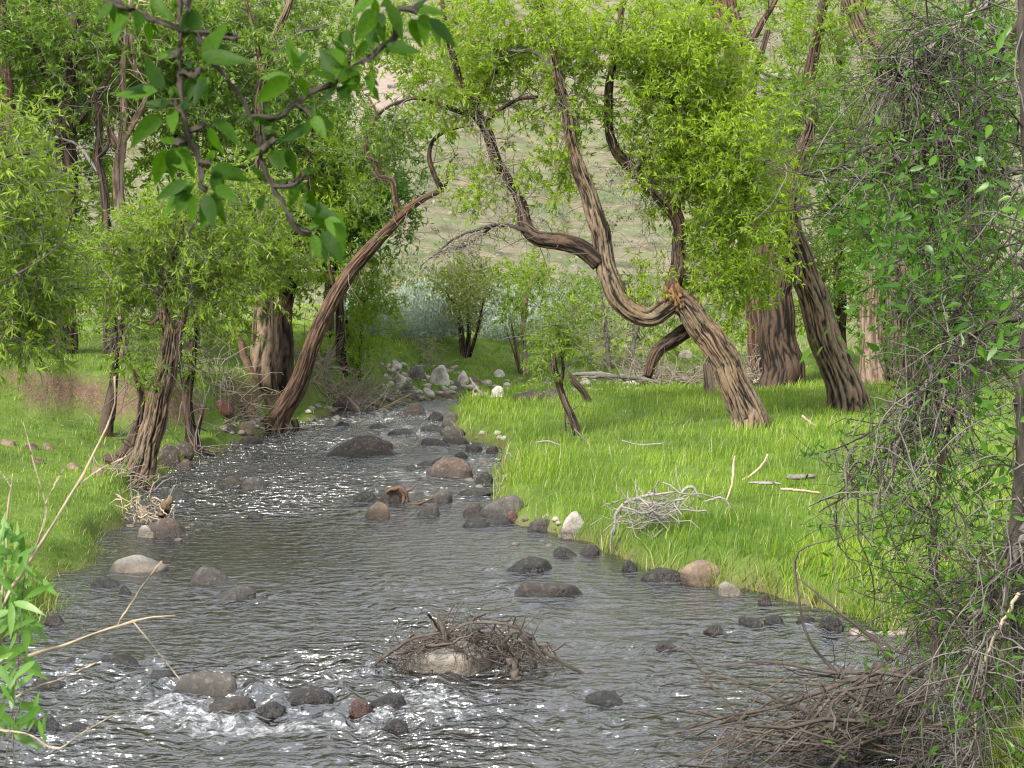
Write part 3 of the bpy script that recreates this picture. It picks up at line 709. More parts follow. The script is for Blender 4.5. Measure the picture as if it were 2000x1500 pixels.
# the leaning, looped cottonwood on the right meadow
main = make_tree("leaning_cottonwood", "leaning cottonwood with deeply furrowed trunk bent into a low loop on the meadow", "tree", (1468, 834),
  [("trunk", [(1468, 834, 40), (1440, 762, 37), (1412, 700, 36), (1375, 640, 34), (1338, 598, 32), (1315, 580, 30)]),
   ("limb", [(1322, 585, 26), (1298, 604, 26), (1268, 620, 25), (1232, 606, 25), (1205, 572, 26), (1186, 530, 26), (1176, 488, 25), (1166, 435, 24), (1152, 388, 21), (1132, 335, 19), (1117, 282, 16), (1106, 222, 15), (1090, 155, 14), (1074, 85, 12), (1055, 10, 10), (1040, -70, 7)]),
   ("limb", [(1172, 512, 23), (1140, 486, 22), (1095, 472, 21), (1048, 466, 19, .1), (1025, 435, 17, .2), (1016, 395, 13, .3), (996, 355, 11, .4), (966, 305, 13, .5), (950, 255, 14, .5), (925, 215, 13, .5), (902, 165, 9, .5), (885, 110, 8, .5), (868, 40, 7, .5), (860, -60, 5, .5)], B_DARK),
   ("limb", [(1035, 452, 7, .1), (985, 440, 5, .1), (935, 448, 4, .0), (885, 468, 3, .0), (850, 498, 2, .0)], B_TWIGD),
   ("limb", [(960, 444, 4, .1), (910, 480, 3, .0), (860, 492, 2, .1), (820, 520, 1.5, .1)], B_TWIGD),
   ("limb", [(925, 212, 8, .5), (945, 175, 7, .4), (975, 130, 5, .4), (1000, 90, 4, .4)], B_DARK),
   ("limb", [(928, 222, 8, .5), (900, 218, 7, .4), (860, 205, 6, .3), (815, 190, 5, .2), (770, 205, 3, .2)], B_DARK),
   ("limb", [(942, 238, 7, .5), (975, 215, 6, .4), (1010, 195, 5, .4), (1050, 190, 4, .4)], B_DARK),
   ("limb", [(1312, 588, 24, .15), (1318, 545, 20, .3), (1326, 490, 17, .4), (1325, 435, 17, .4), (1292, 385, 17, .4), (1248, 340, 15, .4), (1205, 300, 13, .5), (1188, 235, 11, .5), (1192, 160, 10, .5), (1206, 80, 8, .5), (1222, -20, 7, .5)], B_DARK),
   ("limb", [(1090, 150, 7), (1050, 105, 6), (1010, 100, 4), (960, 95, 3)], B_TWIG),
   ("limb", [(1206, 80, 6, .5), (1235, 40, 5, .5), (1290, -10, 4, .5)], B_TWIG),
   ("limb", [(1240, 335, 8, .4), (1260, 290, 6, .3), (1290, 230, 5, .3), (1310, 160, 3, .2)], B_TWIG),
   ("broken_limb", [(1345, 640, 20, .3), (1310, 668, 18, .2), (1282, 690, 16, .1), (1266, 734, 11, .0)], B_DARK)],
  [(1360, 150, .2, 85, 120, .8, 90), (1420, 300, .1, 90, 120, .9, 120), (1455, 420, .2, 85, 110, .9, 110), (1420, 530, .3, 75, 55, .7, 55), (1300, 180, .3, 110, 120, .9, 110), (1270, 70, .4, 130, 80, 1., 80), (1330, 330, .5, 80, 90, .8, 60),
   (1060, 60, .2, 100, 80, 1., 70), (930, 90, .6, 90, 100, 1., 70), (860, 190, .6, 80, 50, .8, 28), (1090, 330, .5, 55, 60, .7, 18), (960, 370, .5, 70, 40, .7, 14), (1260, 560, .3, 40, 40, .5, 7), (1120, 170, .3, 60, 80, .6, 26), (1000, 200, .6, 70, 60, .7, 14)],
  B_COTT, M_YEL, L=.078, per=10, spread=1.08, slim=.93, tw=4, tlen=.30, Wr=.26, bare=170, sides=84, ridge=.042, depth=.2, seed=1, low=.55, twig=B_TWIG, res=.022)
gm = ground(1468, 834)
def splinter():
    c = at(1318, 578, gm[1] - .12); n = 60
    P = c + rng.normal(size=(n, 3)) * [.05, .05, .06]; D = unit(rng.normal(size=(n, 3)) * .12 + [-.2, -.25, 1])
    W = wander(P, D, rng.uniform(.03, .09, n), 3, .08); V, F = tubes(W, np.tile([.02, .015, .004], (n, 1)), 4)
    o = mk("splintered_wood", V, F, B_SPLIT, main, gm, smooth=False); o["kind"] = "stuff"; o["label"] = "bright orange splintered break at the fork"
splinter()
def dead_sprays():
    K = catmull(curve([(1090, 470, 5), (1040, 455, 5), (1018, 400, 5), (990, 350, 5), (950, 255, 5), (925, 210, 5)], gm[1] + .3), 60)[:, :3]
    K = np.vstack([K, catmull(curve([(1115, 280, 5), (1100, 200, 5), (1085, 130, 5)], gm[1]), 20)[:, :3], catmull(curve([(1300, 600, 5), (1240, 340, 5), (1190, 220, 5)], gm[1] + .3), 30)[:, :3], catmull(curve([(985, 440, 5), (850, 500, 5)], gm[1]), 40)[:, :3]])
    n = 330; P = K[rng.integers(0, len(K), n)]; W = wander(P, rng.normal(size=(n, 3)) + [-.2, 0, .25], rng.uniform(.2, .75, n), 7, .5, .2)
    V, F = tubes(W, np.tile(np.linspace(.0055, .002, 7), (n, 1)), 3); mk("dead_twig_spray", V, F, B_BRUSH, main, gm)["kind"] = "stuff"
dead_sprays()

# tree arching over the water from the left bank
make_tree("arching_tree", "red brown tree arching over the creek from the left waterline", "tree", (532, 842),
  [("trunk", [(528, 846, 40), (552, 806, 30), (580, 758, 29), (600, 700, 25), (622, 645, 24), (650, 588, 22), (680, 535, 21), (720, 490, 19), (760, 447, 16), (800, 405, 13), (838, 382, 10), (866, 370, 8)]),
   ("limb", [(864, 372, 10), (848, 340, 8), (838, 305, 7), (850, 270, 6), (890, 250, 5), (925, 245, 4)], B_DARK),
   ("limb", [(868, 368, 6), (874, 345, 5), (878, 318, 4), (895, 300, 2)], B_DARK),
   ("limb", [(778, 430, 10), (772, 380, 9), (765, 352, 9), (738, 345, 9), (738, 322, 8), (718, 305, 8), (716, 262, 7), (735, 225, 5), (720, 190, 4)], B_RED),
   ("limb", [(735, 225, 5), (765, 205, 4), (810, 190, 3), (850, 205, 2)], B_DARK),
   ("limb", [(655, 560, 6), (645, 530, 5), (640, 500, 4), (625, 470, 3)], B_DARK),
   ("root", [(575, 822, 12, -.1), (578, 836, 11, -.15), (568, 850, 9, -.2)], B_DARK),
   ("root", [(520, 835, 16, -.2), (500, 842, 12, -.3), (480, 846, 8, -.3)], B_DARK)],
  [(760, 250, .3, 60, 50, .6, 14), (700, 330, .4, 60, 80, .7, 20), (830, 250, .3, 60, 50, .5, 10), (780, 440, .2, 26, 26, .3, 6)],
  B_RED, M_MID, L=.08, bare=70, slim=.76, sides=48, ridge=.035, depth=.12, seed=11, low=.5, twig=B_TWIG)

# near left tree on the bank
make_tree("bankside_willow", "furrowed willow on the left waterline with forked, ragged top", "tree", (272, 948),
  [("trunk", [(268, 955, 33), (285, 890, 28), (300, 830, 27), (315, 765, 25), (327, 710, 23), (333, 670, 20), (335, 640, 17)]),
   ("limb", [(336, 665, 13), (352, 630, 11), (362, 590, 9), (372, 555, 6)], B_COTT),
   ("limb", [(332, 650, 14), (320, 610, 11), (315, 570, 10), (330, 520, 9), (350, 470, 6), (360, 400, 4)], B_COTT),
   ("limb", [(322, 600, 8), (298, 630, 6), (276, 622, 6)], B_COTT),
   ("limb", [(312, 600, 7), (300, 560, 6), (275, 520, 5), (240, 470, 4), (215, 420, 3)], B_TWIG),
   ("limb", [(345, 480, 5), (385, 430, 4), (430, 390, 3), (470, 340, 2)], B_TWIG),
   ("limb", [(262, 930, 13, .2), (258, 890, 11, .3), (268, 845, 9, .3), (276, 780, 8, .4), (262, 720, 6, .4)], B_DARK),
   ("root", [(290, 930, 10, -.1), (282, 960, 9, -.2), (290, 985, 6, -.25)], B_COTT)],
  [(250, 510, .1, 110, 45, 1.0, 60), (390, 480, .2, 120, 70, .9, 70), (470, 410, .5, 110, 70, .9, 60), (250, 560, .1, 90, 50, .7, 30), (420, 560, .2, 80, 45, .6, 26), (540, 500, .3, 60, 50, .6, 22), (360, 430, .2, 90, 40, .8, 26), (270, 680, -.1, 40, 60, .3, 9), (330, 740, -.1, 20, 30, .2, 4)],
  B_COTT, M_FRESH, L=.07, per=9, tw=4, tlen=.26, Wr=.24, bare=130, sides=64, ridge=.04, depth=.2, seed=21, low=.6, twig=B_TWIG, res=.02)

make_tree("slender_tree", "thin brown leaning tree just left of the bankside willow", "tree", (208, 850),
  [("trunk", [(205, 856, 16), (214, 800, 14), (222, 740, 10), (226, 690, 9), (222, 630, 8), (216, 560, 6), (220, 480, 4)]),
   ("limb", [(226, 700, 6), (236, 650, 5), (240, 600, 4), (228, 540, 3)])],
  [(215, 560, .2, 60, 70, .5, 26), (180, 500, .2, 60, 50, .5, 18)], B_DARK, M_MID, L=.075, bare=60, sides=24, seed=31, low=.5)
make_tree("rooty_clump_tree", "multi stemmed dark sapling tree on a rooty clump at the left waterline", "tree", (378, 872),
  [("trunk", [(378, 880, 20), (372, 840, 13), (366, 780, 12), (372, 720, 11), (378, 650, 10), (382, 580, 8), (380, 480, 6)]),
   ("limb", [(384, 850, 7), (392, 815, 5), (400, 790, 4)]), ("limb", [(370, 800, 6), (356, 740, 5), (352, 680, 4), (358, 610, 3)]),
   ("root", [(370, 870, 9, -.1), (350, 882, 7, -.15), (338, 890, 5, -.2)]), ("root", [(388, 872, 9, -.1), (408, 884, 6, -.15), (422, 888, 4, -.2)]), ("root", [(380, 875, 9, -.2), (384, 890, 7, -.3), (392, 895, 5, -.3)])],
  [(400, 600, .3, 70, 60, .6, 28), (440, 520, .4, 90, 70, .7, 42), (360, 690, .2, 40, 50, .4, 8)], B_DARK, M_FRESH, L=.075, bare=90, sides=24, seed=33, low=.45)

# left background
make_tree("pale_barked_tree", "slim pale pink barked tree forking high among the left trees", "tree", (236, 700),
  [("trunk", [(238, 704, 16), (236, 560, 15), (234, 420, 13), (232, 340, 12), (237, 285, 11), (243, 220, 9), (238, 150, 8), (246, 80, 6), (255, 0, 4)]),
   ("limb", [(230, 290, 7), (205, 230, 6), (182, 170, 5), (155, 110, 4), (128, 50, 3), (110, -10, 2)], B_PINK),
   ("limb", [(240, 275, 8), (268, 225, 7), (285, 190, 5), (300, 120, 4)], B_PINK),
   ("limb", [(150, 105, 3), (110, 80, 2.5), (70, 60, 2)], B_PINK),
   ("limb", [(268, 150, 5), (262, 110, 4), (255, 60, 4), (270, 10, 3)], B_PINK)],
  [(130, 60, .6, 130, 80, 1.2, 60), (300, 60, .8, 90, 90, 1.2, 46), (60, 150, .8, 90, 60, 1., 30), (240, 480, .8, 60, 60, .6, 16)], B_PINK, M_MID, L=.09, bare=70, sides=30, ridge=.05, depth=.08, seed=41, low=.7, twig=B_TWIGP)
make_tree("grey_limbed_tree", "thin tree with a crooked grey limb left of the pale barked tree", "tree", (212, 700),
  [("trunk", [(212, 704, 12), (210, 560, 11), (208, 420, 10), (200, 350, 9), (190, 310, 9), (194, 240, 7), (180, 150, 5)]),
   ("limb", [(205, 355, 5), (180, 320, 4.5), (155, 285, 4), (125, 272, 3), (95, 268, 2)], B_DEAD), ("limb", [(192, 310, 4), (212, 285, 4), (210, 245, 3)], B_DARK)],
  [(190, 200, .8, 90, 70, .9, 34)], B_DARK, M_MID, L=.09, bare=50, sides=24, seed=43, low=.6)
make_tree("dark_trunk_tree", "big dark trunked tree on the left terrace, left of the pale barked tree", "tree", (122, 690),
  [("trunk", [(122, 694, 30), (124, 560, 27), (128, 430, 25), (132, 330, 24), (126, 240, 20), (140, 120, 14), (150, -20, 9)]), ("limb", [(128, 250, 12), (95, 160, 9), (60, 60, 7), (40, -40, 4)]), ("limb", [(132, 280, 10), (180, 200, 7), (230, 120, 5)])],
  [(90, 110, .5, 150, 110, 1.6, 70), (210, 60, .6, 130, 90, 1.4, 50), (50, 240, .8, 70, 50, 1.1, 16), (30, -10, .5, 120, 60, 1.2, 28)], B_DARK, M_MID, L=.10, per=10, bare=30, sides=36, ridge=.07, seed=51, low=.5)
make_tree("edge_trunk_tree", "reddish dark tree trunk at the far left edge of the terrace", "tree", (18, 690),
  [("trunk", [(14, 694, 26), (16, 520, 22), (18, 320, 20), (14, 190, 17), (6, 60, 12), (0, -60, 8)])],
  [(20, 60, .4, 120, 110, 1.5, 50), (60, 400, .6, 70, 70, .9, 22), (-40, 200, .6, 90, 90, 1.2, 26)], B_RED, M_MID, L=.10, per=10, sides=36, ridge=.07, seed=53, low=.5)
make_tree("short_trunk_tree", "dark trunk half hidden behind the bright willow sprays at left", "tree", (72, 672),
  [("trunk", [(72, 676, 20), (68, 600, 16), (64, 500, 14), (62, 380, 11), (50, 250, 8)])],
  [(60, 300, .6, 90, 90, 1.1, 36), (110, 500, .5, 60, 50, .7, 14)], B_DARK, M_DARK, L=.10, sides=30, ridge=.06, seed=55, low=.5)
make_tree("twin_trunk_tree", "thick brown trunk, left one of the pair behind the arching tree", "tree", (512, 738),
  [("trunk", [(512, 742, 30), (514, 660, 26), (516, 580, 23), (520, 470, 19), (512, 350, 16), (506, 240, 13), (514, 150, 11), (530, 90, 10), (556, 30, 8), (580, -40, 6)]), ("limb", [(514, 150, 7), (500, 80, 6), (480, 0, 4)], B_RED), ("limb", [(528, 95, 5), (575, 70, 4), (630, 50, 3)], B_TWIG)],
  [(440, 70, .8, 130, 90, 1.6, 60), (570, 120, .8, 110, 80, 1.4, 46), (420, 200, .6, 100, 80, 1.3, 46), (520, 260, .5, 90, 60, 1.1, 34), (360, 120, 1.0, 100, 100, 1.4, 46), (560, 20, 1., 100, 60, 1.2, 28)], B_COTT, M_MID, L=.10, per=10, bare=60, sides=40, ridge=.06, seed=61, low=.35)
make_tree("fork_trunk_tree", "thick dark trunk, right one of the pair behind the arching tree", "tree", (548, 744),
  [("trunk", [(546, 746, 30), (550, 680, 25), (556, 610, 20), (572, 540, 15), (588, 450, 12), (600, 340, 9), (610, 230, 6)]), ("limb", [(552, 640, 14), (545, 560, 10), (540, 480, 8), (555, 400, 5)])],
  [(590, 420, .5, 100, 90, 1.2, 60), (490, 600, .3, 60, 50, .7, 22), (640, 330, .6, 90, 80, 1.1, 50), (570, 530, .3, 60, 50, .7, 22)], B_DARK, M_FRESH, L=.095, per=10, bare=40, sides=40, ridge=.06, seed=63, low=.4)
make_tree("deep_green_tree", "dense deep green tree filling the gap behind the arching tree", "tree", (668, 716),
  [("trunk", [(668, 720, 12), (664, 620, 10), (660, 500, 8), (655, 380, 6), (660, 260, 4)])],
  [(650, 330, .2, 100, 80, 1.3, 80), (700, 400, .3, 80, 70, 1.1, 60), (600, 250, .4, 100, 60, 1.2, 44), (630, 440, .3, 80, 60, 1., 40)], B_DARK, M_DARK, L=.115, per=10, sides=20, seed=65, low=.3)
make_tree("streamside_bush", "light green bush on the bank just right of the arching trunk", "bush", (700, 740),
  [("stem", [(700, 744, 6), (702, 690, 5), (708, 620, 4), (715, 560, 2)]), ("stem", [(690, 742, 5), (682, 680, 4), (676, 620, 3)])],
  [(700, 630, .1, 55, 75, .7, 60), (735, 580, .3, 35, 60, .5, 26), (660, 690, .1, 35, 35, .4, 16)], B_DARK, M_FRESH, L=.085, per=9, sides=12, seed=67, low=.2, bare=30)
make_tree("left_edge_willow", "bright narrow leaved willow sprays reaching in from the left edge", "tree", (-160, 1120), Y=9.0,
  stems=[("trunk", [(-240, 1100, 26), (-210, 850, 24), (-180, 600, 20), (-150, 400, 15), (-130, 200, 10), (-120, 0, 6)]), ("limb", [(-190, 620, 10), (-100, 540, 8), (-20, 500, 5), (60, 470, 3)]), ("limb", [(-160, 430, 9), (-70, 350, 6), (0, 310, 4), (60, 300, 2)]),
         ("dead_branch", [(-60, 575, 4, -2), (0, 551, 3.4, -2), (60, 520, 3, -2), (112, 482, 2.4, -2), (132, 450, 2, -2), (145, 408, 1.4, -2)], B_TWIGD), ("dead_branch", [(78, 512, 1.6, -2), (84, 470, 1.4, -2), (86, 420, 1, -2)], B_TWIGD)],
  crowns=[(10, 350, 0, 55, 60, .5, 36), (10, 450, 0, 70, 50, .5, 40), (50, 560, 0, 60, 40, .45, 30), (20, 600, 0, 70, 60, .45, 34), (60, 660, 0, 40, 25, .3, 8), (-20, 250, .2, 60, 50, .4, 16), (-100, 450, .3, 80, 160, .6, 30)],
  bark=B_DARK, leaf=M_FRESH, L=.068, per=7, tw=5, tlen=.26, Wr=.2, sides=24, seed=71, low=.3, fine=True, droop=.1)

# right background
make_tree("upright_cottonwood", "massive upright dark trunk behind and right of the leaning cottonwood", "tree", (1526, 752),
  [("trunk", [(1526, 756, 46), (1522, 690, 41), (1516, 620, 38), (1518, 540, 37), (1528, 450, 36), (1520, 360, 30), (1540, 260, 22), (1580, 150, 15), (1610, 0, 10)]), ("limb", [(1518, 380, 18), (1480, 280, 14), (1470, 180, 10), (1500, 60, 6)])],
  [(1560, 200, .4, 80, 60, 1.6, 36), (1610, 90, .6, 90, 80, 1.6, 44), (1570, 290, .6, 90, 60, 1.1, 26)], B_DARK, M_FRESH, L=.10, per=10, bare=140, sides=60, ridge=.07, depth=.2, seed=81, low=.3)
make_tree("leaning_right_cottonwood", "thick brown cottonwood leaning left behind the right shrub", "tree", (1654, 798),
  [("trunk", [(1658, 802, 44), (1638, 730, 38), (1612, 650, 35), (1584, 570, 33), (1560, 500, 30), (1542, 430, 27), (1550, 340, 20), (1580, 260, 14), (1600, 160, 9)]), ("limb", [(1548, 410, 14), (1500, 350, 9), (1470, 320, 6)])],
  [(1640, 300, .4, 120, 70, 1.4, 46), (1560, 220, .5, 80, 60, 1., 26), (1700, 420, .5, 90, 80, 1.2, 40)], B_COTT, M_MID, L=.09, per=10, bare=140, sides=72, ridge=.055, depth=.2, seed=83, low=.35)
make_tree("high_dark_trunk", "dark reddish trunk rising above the yellow green crown, top right of centre", "tree", (1490, 720),
  [("trunk", [(1494, 724, 34), (1486, 600, 33), (1474, 450, 32), (1462, 300, 30), (1450, 180, 28), (1432, 80, 30), (1402, -10, 30), (1370, -120, 22)]), ("dead_limb", [(1462, 120, 9, -.3), (1500, 140, 8, -.5), (1535, 150, 7, -.6), (1560, 146, 6, -.6)], B_DEAD), ("dead_limb", [(1458, 152, 9, -.3), (1512, 152, 9, -.4), (1570, 156, 8, -.6)], B_DEAD), ("limb", [(1440, 130, 10), (1480, 60, 8), (1520, -10, 6)])],
  [(1540, 30, .8, 110, 60, 1.4, 40), (1340, 30, 1.4, 60, 60, 1.2, 20)], B_RED, M_FRESH, L=.11, per=10, bare=60, sides=48, ridge=.07, seed=85, low=.4)
make_tree("far_right_trunk", "brown trunk leaning left near the top right, behind bare grey branches", "tree", (1760, 742),
  [("trunk", [(1762, 746, 32), (1758, 600, 31), (1752, 400, 30), (1742, 260, 28), (1722, 170, 27), (1690, 70, 25), (1655, -30, 22), (1620, -150, 15)]), ("limb", [(1745, 250, 12), (1790, 150, 9), (1840, 40, 6)])],
  [(1770, 40, .8, 70, 70, 1.5, 30), (1820, 120, .8, 130, 120, 1.6, 66), (1700, 500, .6, 90, 80, 1.1, 34), (1900, 300, .8, 120, 150, 1.5, 66), (1800, 400, .7, 100, 120, 1.3, 56)], B_COTT, M_MID, L=.105, per=10, bare=120, sides=48, ridge=.07, seed=87, low=.4)
make_tree("sunlit_back_trunk", "pale orange trunk standing behind the leaning right cottonwood", "tree", (1708, 748),
  [("trunk", [(1708, 752, 30), (1704, 680, 26), (1700, 600, 24), (1705, 480, 20), (1700, 350, 14), (1690, 200, 8)])],
  [(1760, 600, .4, 90, 70, 1., 34), (1690, 260, .6, 80, 80, 1., 26)], B_PINK, M_MID, L=.10, sides=40, ridge=.07, seed=89, low=.4, bare=40)
make_tree("shade_tree", "dark leaved tree deep in the right hand thicket", "tree", (1900, 740),
  [("trunk", [(1900, 744, 26), (1895, 600, 22), (1905, 400, 17), (1890, 200, 12), (1900, 0, 8)])],
  [(1900, 500, .2, 140, 120, 1.6, 76), (1850, 650, .2, 130, 70, 1.2, 44), (1940, 150, .4, 120, 140, 1.6, 60), (1980, 650, .3, 80, 90, 1., 30)], B_DARK, M_DARK, L=.105, per=10, sides=36, seed=91, low=.2, bare=80)
# middle distance
make_tree("olive_small_tree", "small olive leaved multi stemmed tree on the far green bank", "tree", (905, 694),
  [("trunk", [(908, 698, 8), (903, 660, 7), (898, 625, 6), (885, 595, 4), (872, 570, 3)]), ("stem", [(912, 696, 6), (916, 650, 5), (914, 610, 4), (918, 560, 3)], B_DARK), ("stem", [(916, 696, 5), (928, 660, 4), (938, 620, 3), (945, 580, 2)], B_DARK)],
  [(885, 560, 0, 45, 50, 1.1, 50), (925, 545, 0, 45, 55, 1.1, 55), (905, 610, 0, 50, 28, .9, 22)], B_DARK, M_OLIVE, L=.10, per=4, spread=1.0, sides=12, seed=93, low=.3, bare=30)
make_tree("orange_stem_tree", "slim orange stemmed sapling right of the olive small tree", "tree", (1026, 732),
  [("trunk", [(1026, 735, 7), (1024, 680, 6), (1022, 630, 6), (1028, 585, 5), (1032, 545, 3)], B_PINK), ("stem", [(1016, 730, 3), (1008, 680, 3), (998, 630, 2)]), ("stem", [(1014, 728, 3), (1004, 690, 2), (990, 650, 1.6)])],
  [(1030, 545, 0, 38, 36, .8, 28), (1005, 630, 0, 30, 40, .6, 10)], B_RED, M_FRESH, L=.11, per=6, sides=12, seed=95, low=.3, bare=20)
make_tree("crooked_willow", "little crooked half dead willow leaning out of the meadow grass", "tree", (1130, 850),
  [("trunk", [(1130, 854, 9), (1118, 815, 9), (1102, 780, 8), (1090, 745, 8), (1082, 715, 7), (1084, 685, 4), (1098, 640, 3)]), ("limb", [(1095, 765, 5), (1100, 720, 4), (1098, 690, 3), (1110, 650, 2)]), ("limb", [(1105, 795, 3), (1104, 820, 2.4), (1105, 842, 2)])],
  [(1090, 670, .2, 42, 45, .5, 34), (1105, 620, .2, 36, 40, .5, 22), (1065, 715, .1, 22, 25, .3, 7)], B_DARK, M_FRESH, L=.06, per=8, tlen=.2, sides=24, ridge=.03, seed=97, low=.6, bare=30)
make_tree("crooked_snag", "short dark crooked snag right of the little crooked willow", "snag", (1152, 784),
  [("trunk", [(1152, 788, 7), (1140, 765, 7), (1122, 745, 7), (1112, 728, 4)])], bark=B_DARK, sides=16, seed=98, bare=14)
make_tree("broken_stump", "pale broken stump behind the leaning cottonwood trunk", "stump", (1386, 772),
  [("trunk", [(1386, 776, 13), (1384, 740, 11), (1380, 708, 8)])], bark=B_PINK, sides=24, seed=99, bare=8)
make_tree("back_willow_thicket", "dull green willow thicket behind the cottonwood's loop", "bush", (1190, 722),
  [("stem", [(1190, 726, 6), (1185, 660, 5), (1175, 590, 3)], B_TWIG), ("stem", [(1230, 728, 6), (1240, 660, 5), (1260, 600, 3)], B_TWIG), ("stem", [(1160, 724, 5), (1140, 660, 4), (1120, 600, 3)], B_TWIG)],
  [(1160, 600, .3, 80, 70, 1.4, 44), (1260, 640, .5, 80, 50, 1.2, 28), (1110, 560, .5, 60, 50, 1., 18), (1370, 640, 1., 90, 60, 1.4, 28)], B_TWIG, M_MID, L=.09, per=6, sides=10, seed=101, low=.2, bare=240, twig=B_BRUSH)
make_tree("hill_foot_tree", "hazy green treetop in front of the hillside, upper left of centre", "tree", (770, 690),
  [("trunk", [(640, 690, 14), (645, 500, 11), (660, 300, 8), (680, 120, 6), (700, -20, 4)])],
  [(660, 150, .5, 110, 60, 2., 26), (780, 70, .5, 110, 50, 2., 22), (640, 40, .5, 90, 40, 1.8, 12), (860, 110, .5, 60, 60, 1.5, 20), (580, 330, .5, 90, 90, 1.6, 34)], B_DARK, M_FRESH, L=.14, per=9, sides=16, seed=103, low=.4)
make_tree("back_left_tree", "pale green tree behind the left trunks", "tree", (330, 672),
  [("trunk", [(330, 675, 16), (335, 500, 13), (345, 300, 10), (340, 100, 7), (350, -40, 4)])],
  [(330, 200, .5, 130, 110, 2., 56), (330, 400, .5, 120, 90, 1.8, 44), (420, 60, .6, 120, 90, 2., 34), (200, 100, .6, 150, 120, 2.2, 50), (480, 420, .6, 100, 90, 1.6, 34), (80, 480, .6, 120, 100, 1.8, 36), (60, 250, .6, 120, 120, 2., 36)], B_DARK, M_FRESH, L=.13, per=10, sides=16, seed=105, low=.2)
make_tree("back_right_tree", "pale green tree closing the view behind the right trunks", "tree", (1640, 708),
  [("trunk", [(1640, 712, 16), (1640, 500, 13), (1630, 300, 10), (1640, 100, 7), (1650, -40, 4)])],
  [(1620, 200, .5, 140, 110, 2., 52), (1560, 420, .5, 90, 110, 1.8, 34), (1720, 300, .6, 130, 120, 2., 50), (1500, 240, .8, 70, 50, 2., 22), (1800, 550, .6, 140, 100, 2., 44), (1650, 560, .6, 110, 80, 1.6, 30), (1450, 620, .8, 100, 60, 1.6, 22), (1900, 200, .6, 130, 160, 2., 44)], B_DARK, M_FRESH, L=.13, per=10, sides=16, seed=107, low=.2)

# ------------------------------------------------------------------ grass
def blades(P, h, w, lean, mat, name, label, smin=0):
    n = len(P); a = rng.uniform(0, 2 * math.pi, n); side = np.stack([np.cos(a), np.sin(a), np.zeros(n)], 1)
    b = rng.uniform(0, 2 * math.pi, n); ld = np.stack([np.cos(b), np.sin(b), np.zeros(n)], 1) * (lean * rng.uniform(.3, 1.2, n))[:, None] + [.10, 0, 0]
    up = np.array([0, 0, 1.]); h = h[:, None]; w = w[:, None]
    P = P - [0, 0, .02]
    V = np.stack([P - side * w, P + side * w, P + up * h * .55 + ld * h * .35 + side * w * .75, P + up * h * .55 + ld * h * .35 - side * w * .75, P + up * h * (1 - .25 * lean)[:, None] + ld * h], 1).reshape(-1, 3)
    i = np.arange(n)[:, None] * 5
    rn = np.repeat(np.clip(.55 * rng.random(n) + .5 * (.5 + 1.3 * noise3(np.stack([P[:, 0] / 1.1, P[:, 1] / 1.6, np.zeros(n)], 1))), 0, 1), 5)
    o = mk(name, V, [i + [0, 1, 2, 3], i + [3, 2, 4]], mat, attrs={"rnd": rn}); tag(o, label, "grass", kind="stuff")
def grass():
    N = 375000
    u = rng.uniform(-.42, .42, N); y = 1 / rng.uniform(1 / 46, 1 / 4.0, N)
    y[:70000] = rng.uniform(19, 60, 70000); u[:70000] = rng.uniform(-.38, .30, 70000); y[70000:105000] = rng.uniform(24, 42, 35000); u[70000:105000] = rng.uniform(-.16, .16, 35000); x = u * y
    z, ins, d, left, soil, far = terrain(x, y, True)
    patch = n2(x, y, .8, 31) + .5 * n2(x, y, .25, 32)
    ok = (~ins) & (d > .02) & (rng.random(N) > soil * .93) & (patch > -.75 + .5 * far) & ~(left & (d < .12) & (patch < -.1))
    x, y, z, d, left, far, patch = (v[ok] for v in (x, y, z, d, left, far, patch))
    h = np.where(left, rng.uniform(.06, .14, len(x)), rng.uniform(.09, .22, len(x))) * (.95 + .55 * np.maximum(patch, -.5)) * (1 + .35 * n2(x, y, 2.2, 35)) * .8 * (1 + .4 * sst(1.2, .1, d) * (~left))
    w = np.maximum(.0028, y * .00024) * rng.uniform(.7, 1.3, len(x)); P = np.stack([x, y, z], 1); ln = np.full(len(x), .45) + .3 * sst(.5, 0, d)
    dry = rng.random(len(x)) < np.where(left, .06, .05) + .25 * far + .10 * sst(.3, 0, d)
    for m, mat, nm, lb in ((~dry & ~left, M_GRASS, "meadow_grass", "lush bright green grass of the right hand meadow"), (~dry & left, M_GRASS, "bank_grass", "short bright green grass on the left bank and terrace"), (dry, M_DRYG, "dry_grass", "pale dry grass blades scattered among the green")):
        blades(P[m], h[m] * (1.2 if mat is M_DRYG else 1), w[m], ln[m], mat, nm, lb)
grass()

